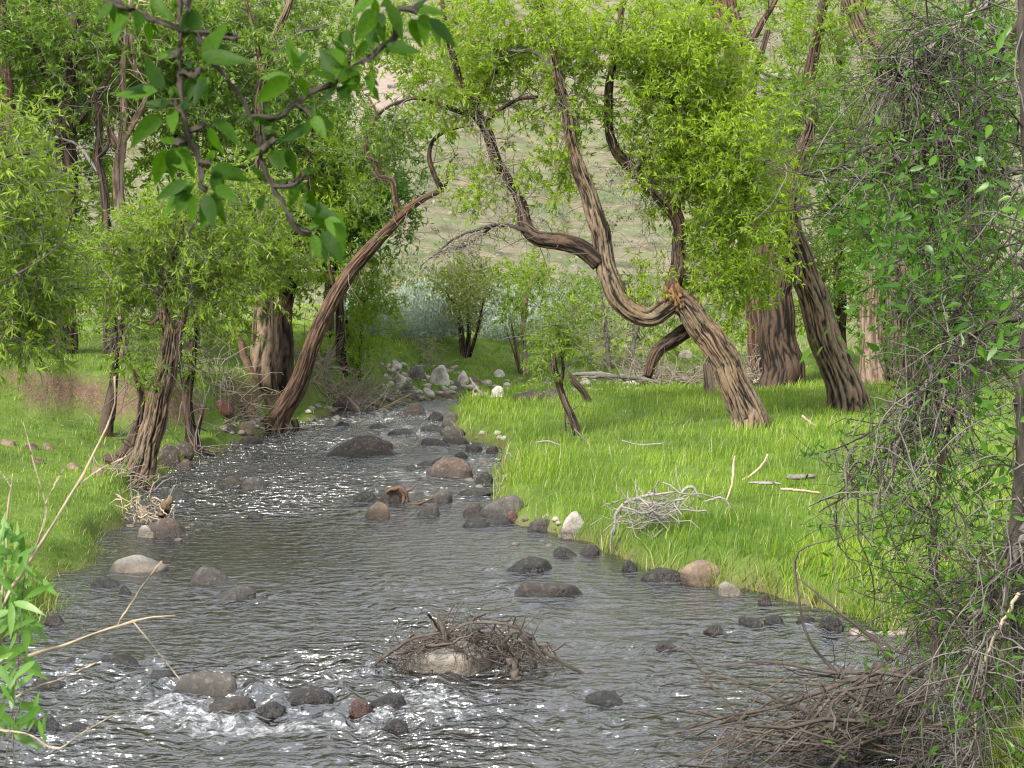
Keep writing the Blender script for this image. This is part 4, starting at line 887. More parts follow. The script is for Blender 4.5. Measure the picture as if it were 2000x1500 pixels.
# ------------------------------------------------------------------ sage and hillside scrub
def sage_mesh(n, R, Hh, seed):
    r2 = np.random.default_rng(seed); v = unit(r2.normal(size=(n, 3))); v[:, 2] = np.abs(v[:, 2])
    P = v * (r2.random((n, 1)) ** .4) * [R, R, Hh] * (1 + .25 * noise3(v * 2.5 + seed))[:, None]
    V, F, rn = leafmesh(P, v + r2.normal(size=(n, 3)) * .5 + [0, 0, .45], r2.uniform(.05, .10, n), .34)
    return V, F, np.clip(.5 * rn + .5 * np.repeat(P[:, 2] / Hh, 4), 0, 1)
def sage():
    protos = []
    for k in range(4):
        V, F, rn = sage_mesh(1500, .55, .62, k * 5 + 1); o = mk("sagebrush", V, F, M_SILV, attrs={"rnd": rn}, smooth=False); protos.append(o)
    lab = "silvery sagebrush bush in the pale band at the foot of the hill"
    spots = []
    for k in range(400):
        px = random.uniform(700, 1130); py = random.uniform(598, 676)
        if (px - 905) ** 2 / 1600 + (py - 690) ** 2 / 500 < 1 or abs(px - 930) + 3 * abs(py - 660) < 60: continue
        gp = ground(px, py, y0=26)
        if all(np.hypot(gp[0] - s[0], gp[1] - s[1]) > .75 for s in spots): spots.append(gp)
        if len(spots) >= 64: break
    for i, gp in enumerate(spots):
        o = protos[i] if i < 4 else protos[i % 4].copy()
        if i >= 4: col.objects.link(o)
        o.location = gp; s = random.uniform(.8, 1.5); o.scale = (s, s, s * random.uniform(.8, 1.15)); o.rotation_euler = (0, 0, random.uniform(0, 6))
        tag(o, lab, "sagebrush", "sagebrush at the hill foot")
    # scrub too far to count
    N = 4600; y = rng.uniform(44, 165, N); x = rng.uniform(-.42, .42, N) * y; z = terrain(x, y)
    keep = n2(x, y, 7, 41) + rng.normal(size=N) * .3 > -.05; x, y, z = x[keep], y[keep], z[keep]; n = len(x); m = 34
    P = np.repeat(np.stack([x, y, z], 1), m, 0); v = unit(rng.normal(size=(n * m, 3))); v[:, 2] = np.abs(v[:, 2]); R = np.repeat(rng.uniform(.25, .95, n), m)[:, None]
    for k, (mat, nm, lb) in enumerate(((M_HSAGE, "hillside_sage", "grey green sage dotted over the hillside"), (M_OLIVE, "hillside_scrub", "olive scrub dotted over the hillside"))):
        sel = np.repeat(rng.random(n) < .55 if k == 0 else rng.random(n) < .45, m)
        V, F, rn = leafmesh((P + v * R * [1, 1, .7])[sel], (v + [0, 0, .5])[sel], rng.uniform(.10, .20, sel.sum()), .5)
        tag(mk(nm, V, F, mat, attrs={"rnd": rn}, smooth=False), lb, "scrub", kind="stuff")
    # pale stones on the slope
    V0, F0 = ico(1); n = 260; y = rng.uniform(40, 140, n); x = rng.uniform(-.3, .3, n) * y; z = terrain(x, y); r = rng.uniform(.05, .22, n) * y / 70
    V = (V0[None] * (1 + .3 * rng.normal(size=(n, len(V0), 1))) * r[:, None, None] * [1.2, 1, .7] + np.stack([x, y, z], 1)[:, None]).reshape(-1, 3)
    o = mk("hillside_stones", V, (F0[None] + (np.arange(n) * len(V0))[:, None, None]).reshape(-1, 3), M_ROCK, smooth=False); o.color = (.17, .155, .14, 1)
    tag(o, "small pale stones strewn over the hillside", "stones", kind="stuff")
    # gravel strewn on the far rocky bank and along the waterlines
    pts = []
    for (x0, x1, y0, y1, k) in ((745, 900, 715, 785, 120), (880, 1100, 740, 785, 60), (420, 560, 790, 850, 40), (1000, 1110, 1010, 1075, 14), (860, 990, 850, 1010, 30), (600, 760, 795, 830, 24), (240, 420, 900, 1060, 20), (1120, 1260, 735, 765, 60), (640, 760, 790, 812, 20)):
        for _ in range(k):
            gp = ground(random.uniform(x0, x1), random.uniform(y0, y1)); pts.append([*gp, gp[1] / FPX * random.uniform(3, 8)])
    pts = np.array(pts); V1, F1 = ico(2); n = len(pts)
    nz = 1 + .35 * noise3((V1[None] * 1.4 + rng.uniform(0, 99, (n, 1, 3))).reshape(-1, 3)).reshape(n, -1, 1)
    V = (V1[None] * nz * pts[:, 3][:, None, None] * [1.25, 1, .75] + pts[:, None, :3]).reshape(-1, 3)
    o = mk("bank_gravel", V, (F1[None] + (np.arange(n) * len(V1))[:, None, None]).reshape(-1, 3), M_ROCK); o.color = (.33, .31, .285, 1)
    tag(o, "loose pale stones scattered on the banks", "gravel", kind="stuff")
sage()

# ------------------------------------------------------------------ dead brush
def brush(name, label, base, wpx, hpx, n, mat=None, up=.5, leafy=0):
    g0 = ground(*base); s = g0[1] / FPX; root = thing(name, tuple(g0), label, "brush")
    P = g0 + rng.normal(size=(n, 3)) * [wpx * s * .35, .35, 0]; P[:, 2] = terrain(P[:, 0], P[:, 1]) - .02
    D = rng.normal(size=(n, 3)) * [1, .8, .5] + [0, 0, up]
    W = wander(P, D, rng.uniform(.5, 1.3, n) * hpx * s, 8, .45, .12)
    V, F = tubes(W, np.tile(np.linspace(.006, .002, 8) * max(1, g0[1] / 15), (n, 1)), 4); mk("branchwork", V, F, mat or B_BRUSH, root, g0)["kind"] = "stuff"
    if leafy:
        k = rng.integers(0, n, leafy); j = rng.integers(3, 8, leafy); V, F, rn = leafmesh(W[k, j], rng.normal(size=(leafy, 3)), rng.uniform(.05, .1, leafy)); mk("leafage", V, F, M_MID, root, g0, attrs={"rnd": rn}, smooth=False)["kind"] = "stuff"
brush("dead_brush", "grey brown dead brush right of the arching tree's foot", (655, 780), 110, 110, 260, leafy=120)
brush("dead_brush", "dead brush on the bank between the dead brush heap and far rocky bank", (735, 775), 70, 70, 140, leafy=160)
brush("dead_brush", "tangle of dead twigs behind the bankside willow", (440, 770), 130, 90, 200, leafy=300)
brush("dead_brush", "wispy dry stems on the cut bank at left", (130, 815), 260, 30, 40)
brush("dead_brush", "grey dead thicket under the cottonwood's loop", (1300, 745), 120, 90, 240)
brush("dead_brush", "pale dead twigs at the foot of the upright cottonwood", (1450, 745), 100, 110, 200)
brush("dead_brush", "dark dead twigs on top of the far rocky bank", (830, 700), 60, 40, 120, leafy=60)
brush("dead_brush", "dry weeds round the foot of the near left tree", (250, 930), 90, 70, 120, leafy=80)

# ------------------------------------------------------------------ driftwood and sticks
STICKS = []
def stick_protos():
    for k in range(8):
        r2 = np.random.default_rng(100 + k); n = 7; t = np.linspace(0, 1, n)
        c = np.stack([t, .10 * np.sin(t * math.pi) * r2.uniform(-1, 1) + .035 * r2.normal(size=n), .10 * np.sin(t * math.pi * r2.uniform(.7, 1.8)) * r2.uniform(-1, 1) + .035 * r2.normal(size=n)], 1)
        STICKS.append(c)
stick_protos()
def put_sticks(root, g0, A, B, R, mat, name="stick"):
    """one object per stick, from A to B, sharing bend shapes."""
    for a, b, r in zip(A, B, R):
        L = np.linalg.norm(b - a); d = (b - a) / L; c = STICKS[random.randrange(8)]
        s = np.cross(d, [.1, .2, 1]); s /= np.linalg.norm(s); u = np.cross(s, d); ph = random.uniform(0, 6.28); s, u = s * math.cos(ph) + u * math.sin(ph), u * math.cos(ph) - s * math.sin(ph)
        C = a + L * (c[:, :1] * d + c[:, 1:2] * s + c[:, 2:] * u)
        V, F = tubes(C[None], (r * np.linspace(1, .45, 7))[None], 4)
        mk(name, V, F, mat, root, g0)
def polystick(root, g0, pts, Y, mat, name="stick", S=8, n=14):
    c = catmull(curve(pts, Y), n); c[:, :3] += rng.normal(size=(n, 3)) * c[:, 3:4] * .18
    V, F, fu = barktube(c[:, :3], c[:, 3], S, .03, .1, random.random() * 50)
    return mk(name, V, F, mat, root, g0, attrs={"bark": fu * .6})
# the stick heap caught on the pale boulder in midstream
def heap_on_boulder():
    g0 = ground(930, 1318); Y = g0[1]; s = Y / FPX
    root = thing("driftwood_heap", tuple(g0), "heap of brown flood sticks caught on the pale boulder in lower midstream", "driftwood")
    n = 190; t = rng.uniform(-1, 1, n) * rng.uniform(.5, 1, n); cx = 935 + t * 175
    top = 1232 + 62 * np.abs(t) ** 1.7 + 6 * t
    cy = top + rng.random(n) ** 1.3 * np.where(t > .0, 62, 26) * (1 - .5 * np.abs(t))
    A, B, R = [], [], []
    for x, y, tt in zip(cx, cy, t):
        dY = rng.uniform(-.16, .22) + .1; c = at(x, y, Y + dY)
        slope = -tt * .75; d = np.array([1, rng.normal() * .35, slope + rng.normal() * .32]) if rng.random() < .7 else rng.normal(size=3) * [.7, .5, .9]
        d /= np.linalg.norm(d); L = rng.uniform(.14, .42); A.append(c - d * L / 2); B.append(c + d * L / 2); R.append(rng.choice([.0025, .004, .006, .009], p=[.42, .3, .18, .10]))
    A, B = np.array(A), np.array(B); A[:, 2] = np.maximum(A[:, 2], -.03); B[:, 2] = np.maximum(B[:, 2], -.03)
    put_sticks(root, g0, A, B, R, B_STICK)
    for pts in ([(852, 1196, 4), (866, 1228, 6), (874, 1255, 7), (900, 1272, 8)], [(995, 1285, 8, -.1), (1005, 1312, 10, -.12), (1012, 1338, 9, -.14)], [(726, 1302, 4), (765, 1272, 5), (810, 1246, 4), (860, 1236, 3)], [(1060, 1270, 6), (1105, 1298, 5), (1156, 1324, 4)],
                [(760, 1255, 2), (778, 1215, 2), (768, 1200, 1.5)], [(985, 1255, 6), (1010, 1232, 6), (1050, 1270, 4)], [(1000, 1250, 2), (1040, 1210, 1.5), (1065, 1185, 1)], [(880, 1230, 4), (930, 1216, 4), (1000, 1222, 3), (1040, 1250, 3)], [(832, 1318, 1.5, -.2), (845, 1308, 2, -.2), (836, 1335, 2, -.2)]):
        polystick(root, g0, pts, Y, B_STICK)
    # fine matted rootlets
    k = 170; t = rng.uniform(-1, 1, k); P = np.array([at(935 + a * 165, 1238 + 55 * abs(a) ** 1.7 + rng.random() * (45 if a > 0 else 18), Y + rng.uniform(-.12, .25)) for a in t])
    W = wander(P, rng.normal(size=(k, 3)) + [0, 0, -.5], rng.uniform(.05, .2, k), 5, .6, .25); W[..., 2] = np.maximum(W[..., 2], -.02)
    V, F = tubes(W, np.tile(np.linspace(.0025, .001, 5), (k, 1)), 3); mk("matted_roots", V, F, B_STICK, root, g0)["kind"] = "stuff"
heap_on_boulder()
# the big brush heap at the near right
def near_heap():
    g0 = ground(1700, 1480); Y = 6.2
    root = thing("brush_heap", tuple(g0), "large fan of reddish brown flood branches heaped at the near right bank", "driftwood")
    n = 180; A, B, R = [], [], []
    for k in range(n):
        if k < 105:
            a = at(random.uniform(1660, 1870), random.uniform(1300, 1480), Y + random.uniform(-.5, .5)); f = random.random()
            ex = random.uniform(1230, 1680); b = at(ex, 1400 + (1680 - ex) * random.uniform(.05, .32) + random.uniform(0, 130), Y + random.uniform(-1.0, .3)); r = random.choice([.003, .0045, .006, .010])
        else:
            c = at(random.uniform(1560, 1860), random.uniform(1330, 1540), Y + random.uniform(-.5, .35)); d = rng.normal(size=3) * [1, .7, .6]; d /= np.linalg.norm(d); L = random.uniform(.15, .5); a, b = c - d * L / 2, c + d * L / 2; r = random.choice([.002, .003, .005])
        a[2] = max(a[2], -.03); b[2] = max(b[2], -.03); A.append(a); B.append(b); R.append(r)
    put_sticks(root, g0, A, B, R, B_STICK, "branch")
    for pts in ([(1800, 1318, 9), (1740, 1308, 8), (1680, 1322, 7), (1600, 1350, 6), (1540, 1375, 5), (1420, 1400, 4), (1300, 1440, 3), (1180, 1500, 2)], [(1790, 1310, 6), (1690, 1312, 6), (1620, 1312, 5), (1500, 1292, 4), (1400, 1300, 2)], [(1640, 1320, 6), (1580, 1250, 4), (1562, 1180, 3), (1552, 1100, 3), (1570, 1070, 2), (1640, 1050, 1.5)],
                [(1735, 1290, 7), (1720, 1260, 6), (1670, 1220, 5), (1620, 1180, 4), (1560, 1130, 2)], [(1720, 1300, 14, .1), (1706, 1345, 13, .1), (1690, 1380, 11)], [(1756, 1320, 10, .1), (1750, 1360, 10, .1), (1740, 1400, 9)], [(1560, 1490, 4), (1480, 1440, 4), (1400, 1350, 3), (1340, 1270, 2.4), (1310, 1270, 1.6)],
                [(1600, 1400, 5), (1520, 1365, 4), (1440, 1330, 3), (1380, 1320, 2), (1290, 1340, 1.5)], [(1700, 1440, 6), (1560, 1450, 5), (1440, 1455, 4), (1300, 1480, 3), (1200, 1520, 2)], [(1480, 1395, 4), (1390, 1420, 3), (1310, 1470, 2), (1260, 1500, 2)], [(1640, 1340, 4), (1500, 1330, 3), (1420, 1345, 2), (1350, 1330, 1.5)]):
        polystick(root, g0, pts, Y, B_STICK, "branch", n=18)
    k = 350; P = np.array([at(random.uniform(1560, 1870), random.uniform(1320, 1540), Y + random.uniform(-.5, .5)) for _ in range(k)])
    W = wander(P, rng.normal(size=(k, 3)), rng.uniform(.08, .35, k), 6, .5, .08); V, F = tubes(W, np.tile(np.linspace(.003, .0012, 6), (k, 1)), 3); mk("matted_twigs", V, F, B_STICK, root, g0)["kind"] = "stuff"
near_heap()
# pale driftwood nest on the meadow
def nest():
    g0 = ground(1280, 1030); Y = g0[1]; s = Y / FPX
    root = thing("driftwood_nest", tuple(g0), "nest of bleached grey driftwood lying in the right meadow grass", "driftwood")
    A, B, R = [], [], []
    for k in range(95):
        c = at(random.gauss(1280, 30), random.gauss(1000, 18), Y + random.uniform(-.25, .3)); d = rng.normal(size=3) * [1, .6, .55]; d /= np.linalg.norm(d); L = random.uniform(.15, .5); A.append(c - d * L / 2); B.append(c + d * L / 2); R.append(random.choice([.003, .005, .007]))
    put_sticks(root, g0, A, B, R, B_DEAD)
    for pts in ([(1200, 1045, 3), (1205, 1000, 4), (1235, 975, 4), (1290, 965, 3), (1320, 960, 3)], [(1320, 1010, 3), (1330, 965, 4), (1350, 950, 4), (1368, 975, 3)], [(1192, 1085, 2), (1195, 1040, 2.4), (1215, 1005, 2)], [(1330, 960, 2), (1322, 930, 2), (1320, 915, 1.5)], [(1376, 980, 2.5), (1410, 972, 3), (1430, 995, 2)]):
        polystick(root, g0, pts, Y, B_DEAD)
nest()
def fallen(label, pts, mat, name="fallen_branch", cat="branch", S=10, dz=.10, flat=1.0):
    g0 = ground(pts[0][0], pts[0][1]); Y = g0[1]; c = curve(pts, Y); c[:, 2] += dz
    c = catmull(c, 16); c[:, :3] += rng.normal(size=(16, 3)) * c[:, 3:4] * .15; V, F, fu = barktube(c[:, :3], c[:, 3], S, .03, .12, random.random() * 40)
    if flat < 1: V[:, 2] = c[:, 2].mean() + (V[:, 2] - c[:, 2].mean()) * flat
    o = mk(name, V, F, mat, loc=tuple(g0), attrs={"bark": fu * .5}); tag(o, label, cat)
fallen("bleached crooked twig standing up out of the meadow, left of a pair", [(1418, 985, 2), (1430, 950, 3), (1432, 920, 3.4), (1435, 895, 2)], B_TWIGP, dz=.02)
fallen("bleached forked twig rising to the right out of the meadow", [(1448, 945, 2.4), (1470, 932, 3), (1488, 915, 3), (1500, 893, 2)], B_TWIGP, dz=.03)
fallen("weathered grey slab of wood lying on the meadow grass", [(1462, 972, 5), (1490, 972, 11), (1510, 975, 9), (1526, 978, 4)], B_DEAD, "wood_slab", "wood", dz=.13, flat=.35)
fallen("short brown broken log piece in the meadow above the grey slab", [(1534, 953, 8), (1560, 955, 11), (1580, 952, 10), (1592, 958, 6)], B_TWIG, "log", "log", dz=.10, flat=.6)
fallen("thin pale stick lying in grass right of the grey slab", [(1524, 991, 3), (1560, 994, 3.4), (1602, 999, 2.6)], B_TWIGP, dz=.15)
fallen("pale stick slanting in the meadow near the right shrub", [(1566, 832, 3), (1585, 848, 3), (1612, 862, 2.4)], B_TWIGP, dz=.13)
fallen("grey twig lying in the meadow left of the leaning trunk", [(1045, 892, 2), (1070, 889, 2.4), (1095, 897, 2)], B_DEAD, dz=.15)
fallen("dark twig in the meadow below the crooked willow", [(1122, 862, 2), (1135, 875, 2), (1150, 893, 1.4)], B_TWIG, dz=.14)
fallen("long pale twig in the middle of the meadow", [(1215, 890, 1.8), (1250, 898, 2), (1300, 895, 1.6)], B_DEAD, dz=.16)
fallen("bleached twig in the meadow left of the driftwood nest", [(985, 925, 2), (992, 908, 2), (1002, 918, 1.5)], B_DEAD, dz=.13)
fallen("smooth grey log lying at the right waterline behind the brush heap", [(1665, 1240, 14), (1710, 1244, 15), (1760, 1240, 13), (1812, 1234, 11)], B_BRUSH, "log", "log", S=16, dz=.0)
fallen("pale fallen limb lying at the foot of the upright cottonwood", [(1470, 756, 5), (1510, 748, 7), (1545, 746, 7), (1572, 750, 4)], B_TWIGP, dz=.10)
fallen("long pale pole lying along the back of the meadow", [(1150, 748, 4), (1190, 744, 5), (1235, 748, 5), (1290, 758, 3), (1320, 772, 2)], B_TWIG, "fallen_pole", "log", dz=.10)
fallen("short pale pole in the rubble behind the crooked snag", [(1115, 740, 4), (1160, 738, 5), (1200, 742, 4)], B_DEAD, "fallen_pole", "log", dz=.08)
fallen("pale forked stick on the far bank stones", [(945, 778, 3), (930, 760, 3), (918, 742, 2)], B_DEAD, dz=.03)
fallen("leaning dead log propped on the bank left of the arching tree", [(530, 806, 11), (505, 755, 10), (480, 700, 9), (462, 650, 7)], B_RED, "leaning_log", "log", dz=0)
fallen("dark curved log dipping behind the bankside willow", [(205, 905, 12), (235, 898, 13), (255, 870, 12), (268, 830, 9)], B_DARK, "curved_log", "log", dz=.03)
def root_tangle():
    g0 = ground(290, 1020); Y = g0[1]; root = thing("root_tangle", tuple(g0), "tangle of pale roots with a rotten stump jutting from the left bank", "roots")
    A, B, R = [], [], []
    for k in range(60):
        c = at(random.gauss(285, 26), random.gauss(1010, 18), Y + random.uniform(-.15, .2)); d = rng.normal(size=3) * [1, .6, .8]; d /= np.linalg.norm(d); L = random.uniform(.1, .3); A.append(c - d * L / 2); B.append(c + d * L / 2); R.append(random.choice([.003, .005, .008]))
    put_sticks(root, g0, A, B, R, B_TWIGP, "root")
    polystick(root, g0, [(316, 1005, 10), (324, 988, 12), (330, 972, 9)], Y, B_COTT, "stump")
    for pts in ([(265, 1010, 2), (258, 970, 2.5), (256, 930, 2)], [(300, 960, 2), (320, 940, 2), (345, 930, 1)], [(330, 975, 2), (338, 955, 2), (345, 945, 1)]): polystick(root, g0, pts, Y, B_TWIG, "root")
root_tangle()
def stone_root():
    g0 = at(780, 966, ground(766, 984)[1]); Y = g0[1]; root = thing("gnarled_root", tuple(g0), "gnarled brown root lodged on the brown midstream stone", "root")
    for pts in ([(755, 962, 4), (772, 954, 6), (790, 958, 5), (798, 980, 3)], [(780, 950, 4), (790, 968, 5), (786, 985, 3)], [(790, 962, 3), (805, 955, 2), (815, 945, 1)], [(800, 985, 4, -.05), (825, 982, 3, -.05), (845, 972, 2, -.05)]): polystick(root, g0, pts, Y - .05, B_RED, "root_arm")
stone_root()

# ------------------------------------------------------------------ single leaves
def leaf_mesh(name, wr, mat, k, n=8):
    r2 = np.random.default_rng(k); t = np.linspace(0, 1, n + 1); w = wr * .5 * np.sin(math.pi * t ** r2.uniform(.62, .78)) ** .85 * (1 - .25 * t); w[0] = .008; w[-1] = .002
    arch = r2.uniform(-.22, .10) * t ** 2; fold = r2.uniform(.10, .35); bend = r2.uniform(-.06, .06) * np.sin(t * math.pi)
    tw = r2.uniform(-.4, .4) * t; V = []
    for i in range(n + 1):
        for sgn in (-1, 0, 1):
            y = sgn * w[i]; z = abs(y) * fold; V.append([t[i], bend[i] + y * math.cos(tw[i]) - z * math.sin(tw[i]), arch[i] + y * math.sin(tw[i]) + z * math.cos(tw[i]) + .02 * wr * math.sin(i * 2.1 + sgn)])
    F = [[3 * i + j, 3 * i + j + 3, 3 * i + j + 4, 3 * i + j + 1] for i in range(n) for j in (0, 1)]
    o = mk(name, V, np.array(F), mat); me = o.data; bpy.data.objects.remove(o); return me
def put_leaf(me, base, tip, nrm, root, g0, label=None):
    d = tip - base; L = np.linalg.norm(d); d = d / L; y = np.cross(nrm, d); y /= np.linalg.norm(y) + 1e-9; z = np.cross(d, y); b = base - g0
    o = bpy.data.objects.new("leaf", me); col.objects.link(o); o.parent = root
    o.matrix_basis = Matrix(((d[0] * L, y[0] * L, z[0] * L, b[0]), (d[1] * L, y[1] * L, z[1] * L, b[1]), (d[2] * L, y[2] * L, z[2] * L, b[2]), (0, 0, 0, 1)))
# overhanging branch at the top left
def overhang():
    Y = 2.05; g0 = at(350, -60, Y)
    root = thing("overhanging_branch", tuple(g0), "close leafy branch hanging into the top left with big oval leaves", "branch")
    q = lambda x, y: (x * .35, y * .35); q2 = lambda x, y: (650 + x * .35, y * .35)
    tw = [[(580, -10, 16), (760, 65, 16), (900, 130, 14), (1010, 165, 13), (1150, 190, 11), (1330, 205, 6)], [(1000, -120, 19), (1008, 20, 18), (1012, 150, 17), (1003, 400, 16), (1025, 600, 15), (1055, 780, 14), (1110, 890, 13), (1132, 970, 12), (1120, 1040, 11), (1160, 1060, 7)],
          [(1100, 180, 8), (1180, 340, 13), (1250, 430, 18), (1330, 520, 19), (1400, 650, 19), (1440, 780, 15), (1470, 920, 13), (1520, 1030, 12), (1600, 1170, 10), (1665, 1275, 8), (1740, 1300, 5)], [(1405, 658, 14), (1530, 655, 13), (1650, 580, 12), (1740, 510, 11), (1880, 450, 10), (1960, 370, 9), (2060, 320, 9), (2120, 270, 8), (2200, 220, 6), (2220, 60, 6), (2330, 60, 4)],
          [(1655, 575, 7), (1720, 620, 6), (1750, 650, 4)], [(1045, 50, 14), (1040, -60, 14), (1060, 110, 8)], [(1000, 300, 7), (960, 310, 5)], [(1010, 400, 7), (1085, 430, 5), (1130, 380, 4)], [(1020, 620, 8), (960, 570, 5)], [(1050, 785, 8), (975, 800, 6)], [(1060, 730, 7), (1150, 690, 5)], [(1110, 905, 8), (1180, 920, 6)], [(1450, 850, 6), (1540, 780, 5)], [(1525, 1030, 7), (1640, 1020, 5), (1700, 960, 4)]]
    twigs = []; near = lambda p: min(twigs, key=lambda w: np.min(np.linalg.norm(w[1] - p, axis=1)))[0]      # a leaf belongs to the twig it grows from
    for i, t in enumerate(tw):
        pts = [(x * .35, y * .35, r * .10) for x, y, r in t]; c = catmull(curve(pts, Y), 26); c[:, :3] += rng.normal(size=(26, 3)) * c[:, 3:4] * .12
        V, F, fu = barktube(c[:, :3], c[:, 3], 8, .006, .2, i * 3.0); twigs.append((mk("twig", V, F, B_TWIGD, root, g0, attrs={"bark": fu * .5}), c[:, :3]))
    L1 = [(700, 30, 640, 240), (620, 10, 535, 130), (850, -20, 960, 105), (770, 50, 770, 190), (1090, 50, 1100, 270), (830, 120, 840, 250), (980, 0, 990, 90), (1050, 300, 870, 325), (900, 500, 820, 310), (880, 510, 620, 510), (940, 580, 805, 600), (950, 610, 975, 760), (900, 640, 725, 830), (985, 790, 880, 770), (1120, 310, 1400, 330), (1130, 290, 1310, 262), (1080, 430, 1050, 570), (1150, 430, 1090, 600), (1170, 390, 1210, 450), (1190, 660, 1340, 800), (1170, 710, 1250, 870), (1200, 840, 1140, 910), (930, 830, 870, 1050), (965, 830, 950, 1010), (1020, 810, 1090, 1000), (1050, 1010, 870, 1120), (1080, 1020, 890, 1210), (1090, 1090, 1080, 1260), (1140, 1090, 1210, 1300), (1180, 1080, 1255, 1250), (1060, 1080, 1060, 1240), (1200, 1040, 1340, 1140), (1200, 920, 1370, 960), (1180, 940, 1400, 1010), (1210, 960, 1220, 1100), (1400, 640, 1310, 695), (1420, 650, 1520, 705), (1610, 430, 1425, 580), (1615, 425, 1500, 430), (1665, 385, 1608, 190), (1665, 375, 1702, 262), (1670, 440, 1712, 545), (1880, 455, 1735, 400), (1880, 440, 1780, 250), (1890, 420, 1868, 270), (1890, 460, 1950, 360), (1880, 480, 1785, 580), (1900, 480, 1960, 575), (1920, 450, 1990, 480), (1500, 640, 1480, 570), (1600, 600, 1570, 640), (1720, 700, 1555, 795), (1740, 650, 1750, 570), (1750, 650, 1812, 775), (1770, 640, 1872, 700), (1740, 650, 1708, 765), (1450, 830, 1360, 905), (1510, 840, 1582, 960), (1600, 830, 1642, 995), (1395, 930, 1500, 1020), (1690, 965, 1772, 930), (1650, 1000, 1618, 1165), (1720, 1060, 1772, 1170), (1700, 1150, 1888, 1222), (1740, 1250, 1840, 1170), (1750, 1310, 1790, 1450), (1800, 1290, 1912, 1470), (1440, 1170, 1490, 1070), (1100, 480, 1160, 400), (960, 480, 1000, 540), (940, 300, 870, 340), (1010, 600, 1075, 590), (1530, 1030, 1690, 1010), (1485, 745, 1510, 690), (700, 60, 600, 0), (1050, 330, 1060, 390)]
    L2 = [(230, -20, 90, 100), (240, 60, 110, 240), (260, 70, 280, 170), (310, 20, 390, 222), (330, 10, 250, 42), (200, 150, 212, 285), (270, 110, 292, 255), (190, 230, 120, 322), (180, 290, 192, 345), (300, 250, 505, 300), (440, 100, 492, 275), (510, 70, 512, 262), (540, 100, 682, 285), (430, 60, 635, 62), (0, 230, 92, 292), (0, 270, 52, 375), (150, 420, 40, 562), (200, 420, 212, 512), (230, 480, 262, 572), (170, 380, 60, 402), (10, 350, 32, 425), (0, 1180, 50, 1460), (-40, 1220, 20, 1330), (340, 240, 300, 300), (60, 170, 120, 260)]
    mes = [leaf_mesh("leaf", random.uniform(.36, .48), M_OVER, k) for k in range(10)]
    for i, l in enumerate([(*q(*l[:2]), *q(*l[2:])) for l in L1] + [(*q2(*l[:2]), *q2(*l[2:])) for l in L2]):
        yb = Y + random.uniform(-.03, .03); b = at(l[0], l[1], yb); t = at(l[2], l[3], yb + random.uniform(-.035, .03))
        nr = np.array([random.uniform(-.55, .55), -1.0, random.uniform(-.2, .9)]); put_leaf(mes[i % 10], b, t, nr, near(b), g0)
        if i % 4 != 3:      # a smaller leaf from the same bud
            a = random.uniform(-1.2, 1.2); d = t - b; e = np.array([d[0] * math.cos(a) - d[2] * math.sin(a), random.uniform(-.02, .03), d[0] * math.sin(a) + d[2] * math.cos(a)]) * random.uniform(.6, .9)
            put_leaf(mes[(i + 3) % 10], b + [0, .012, 0], b + e, np.array([random.uniform(-.7, .7), -1.0, random.uniform(-.3, .9)]), near(b), g0)
overhang()
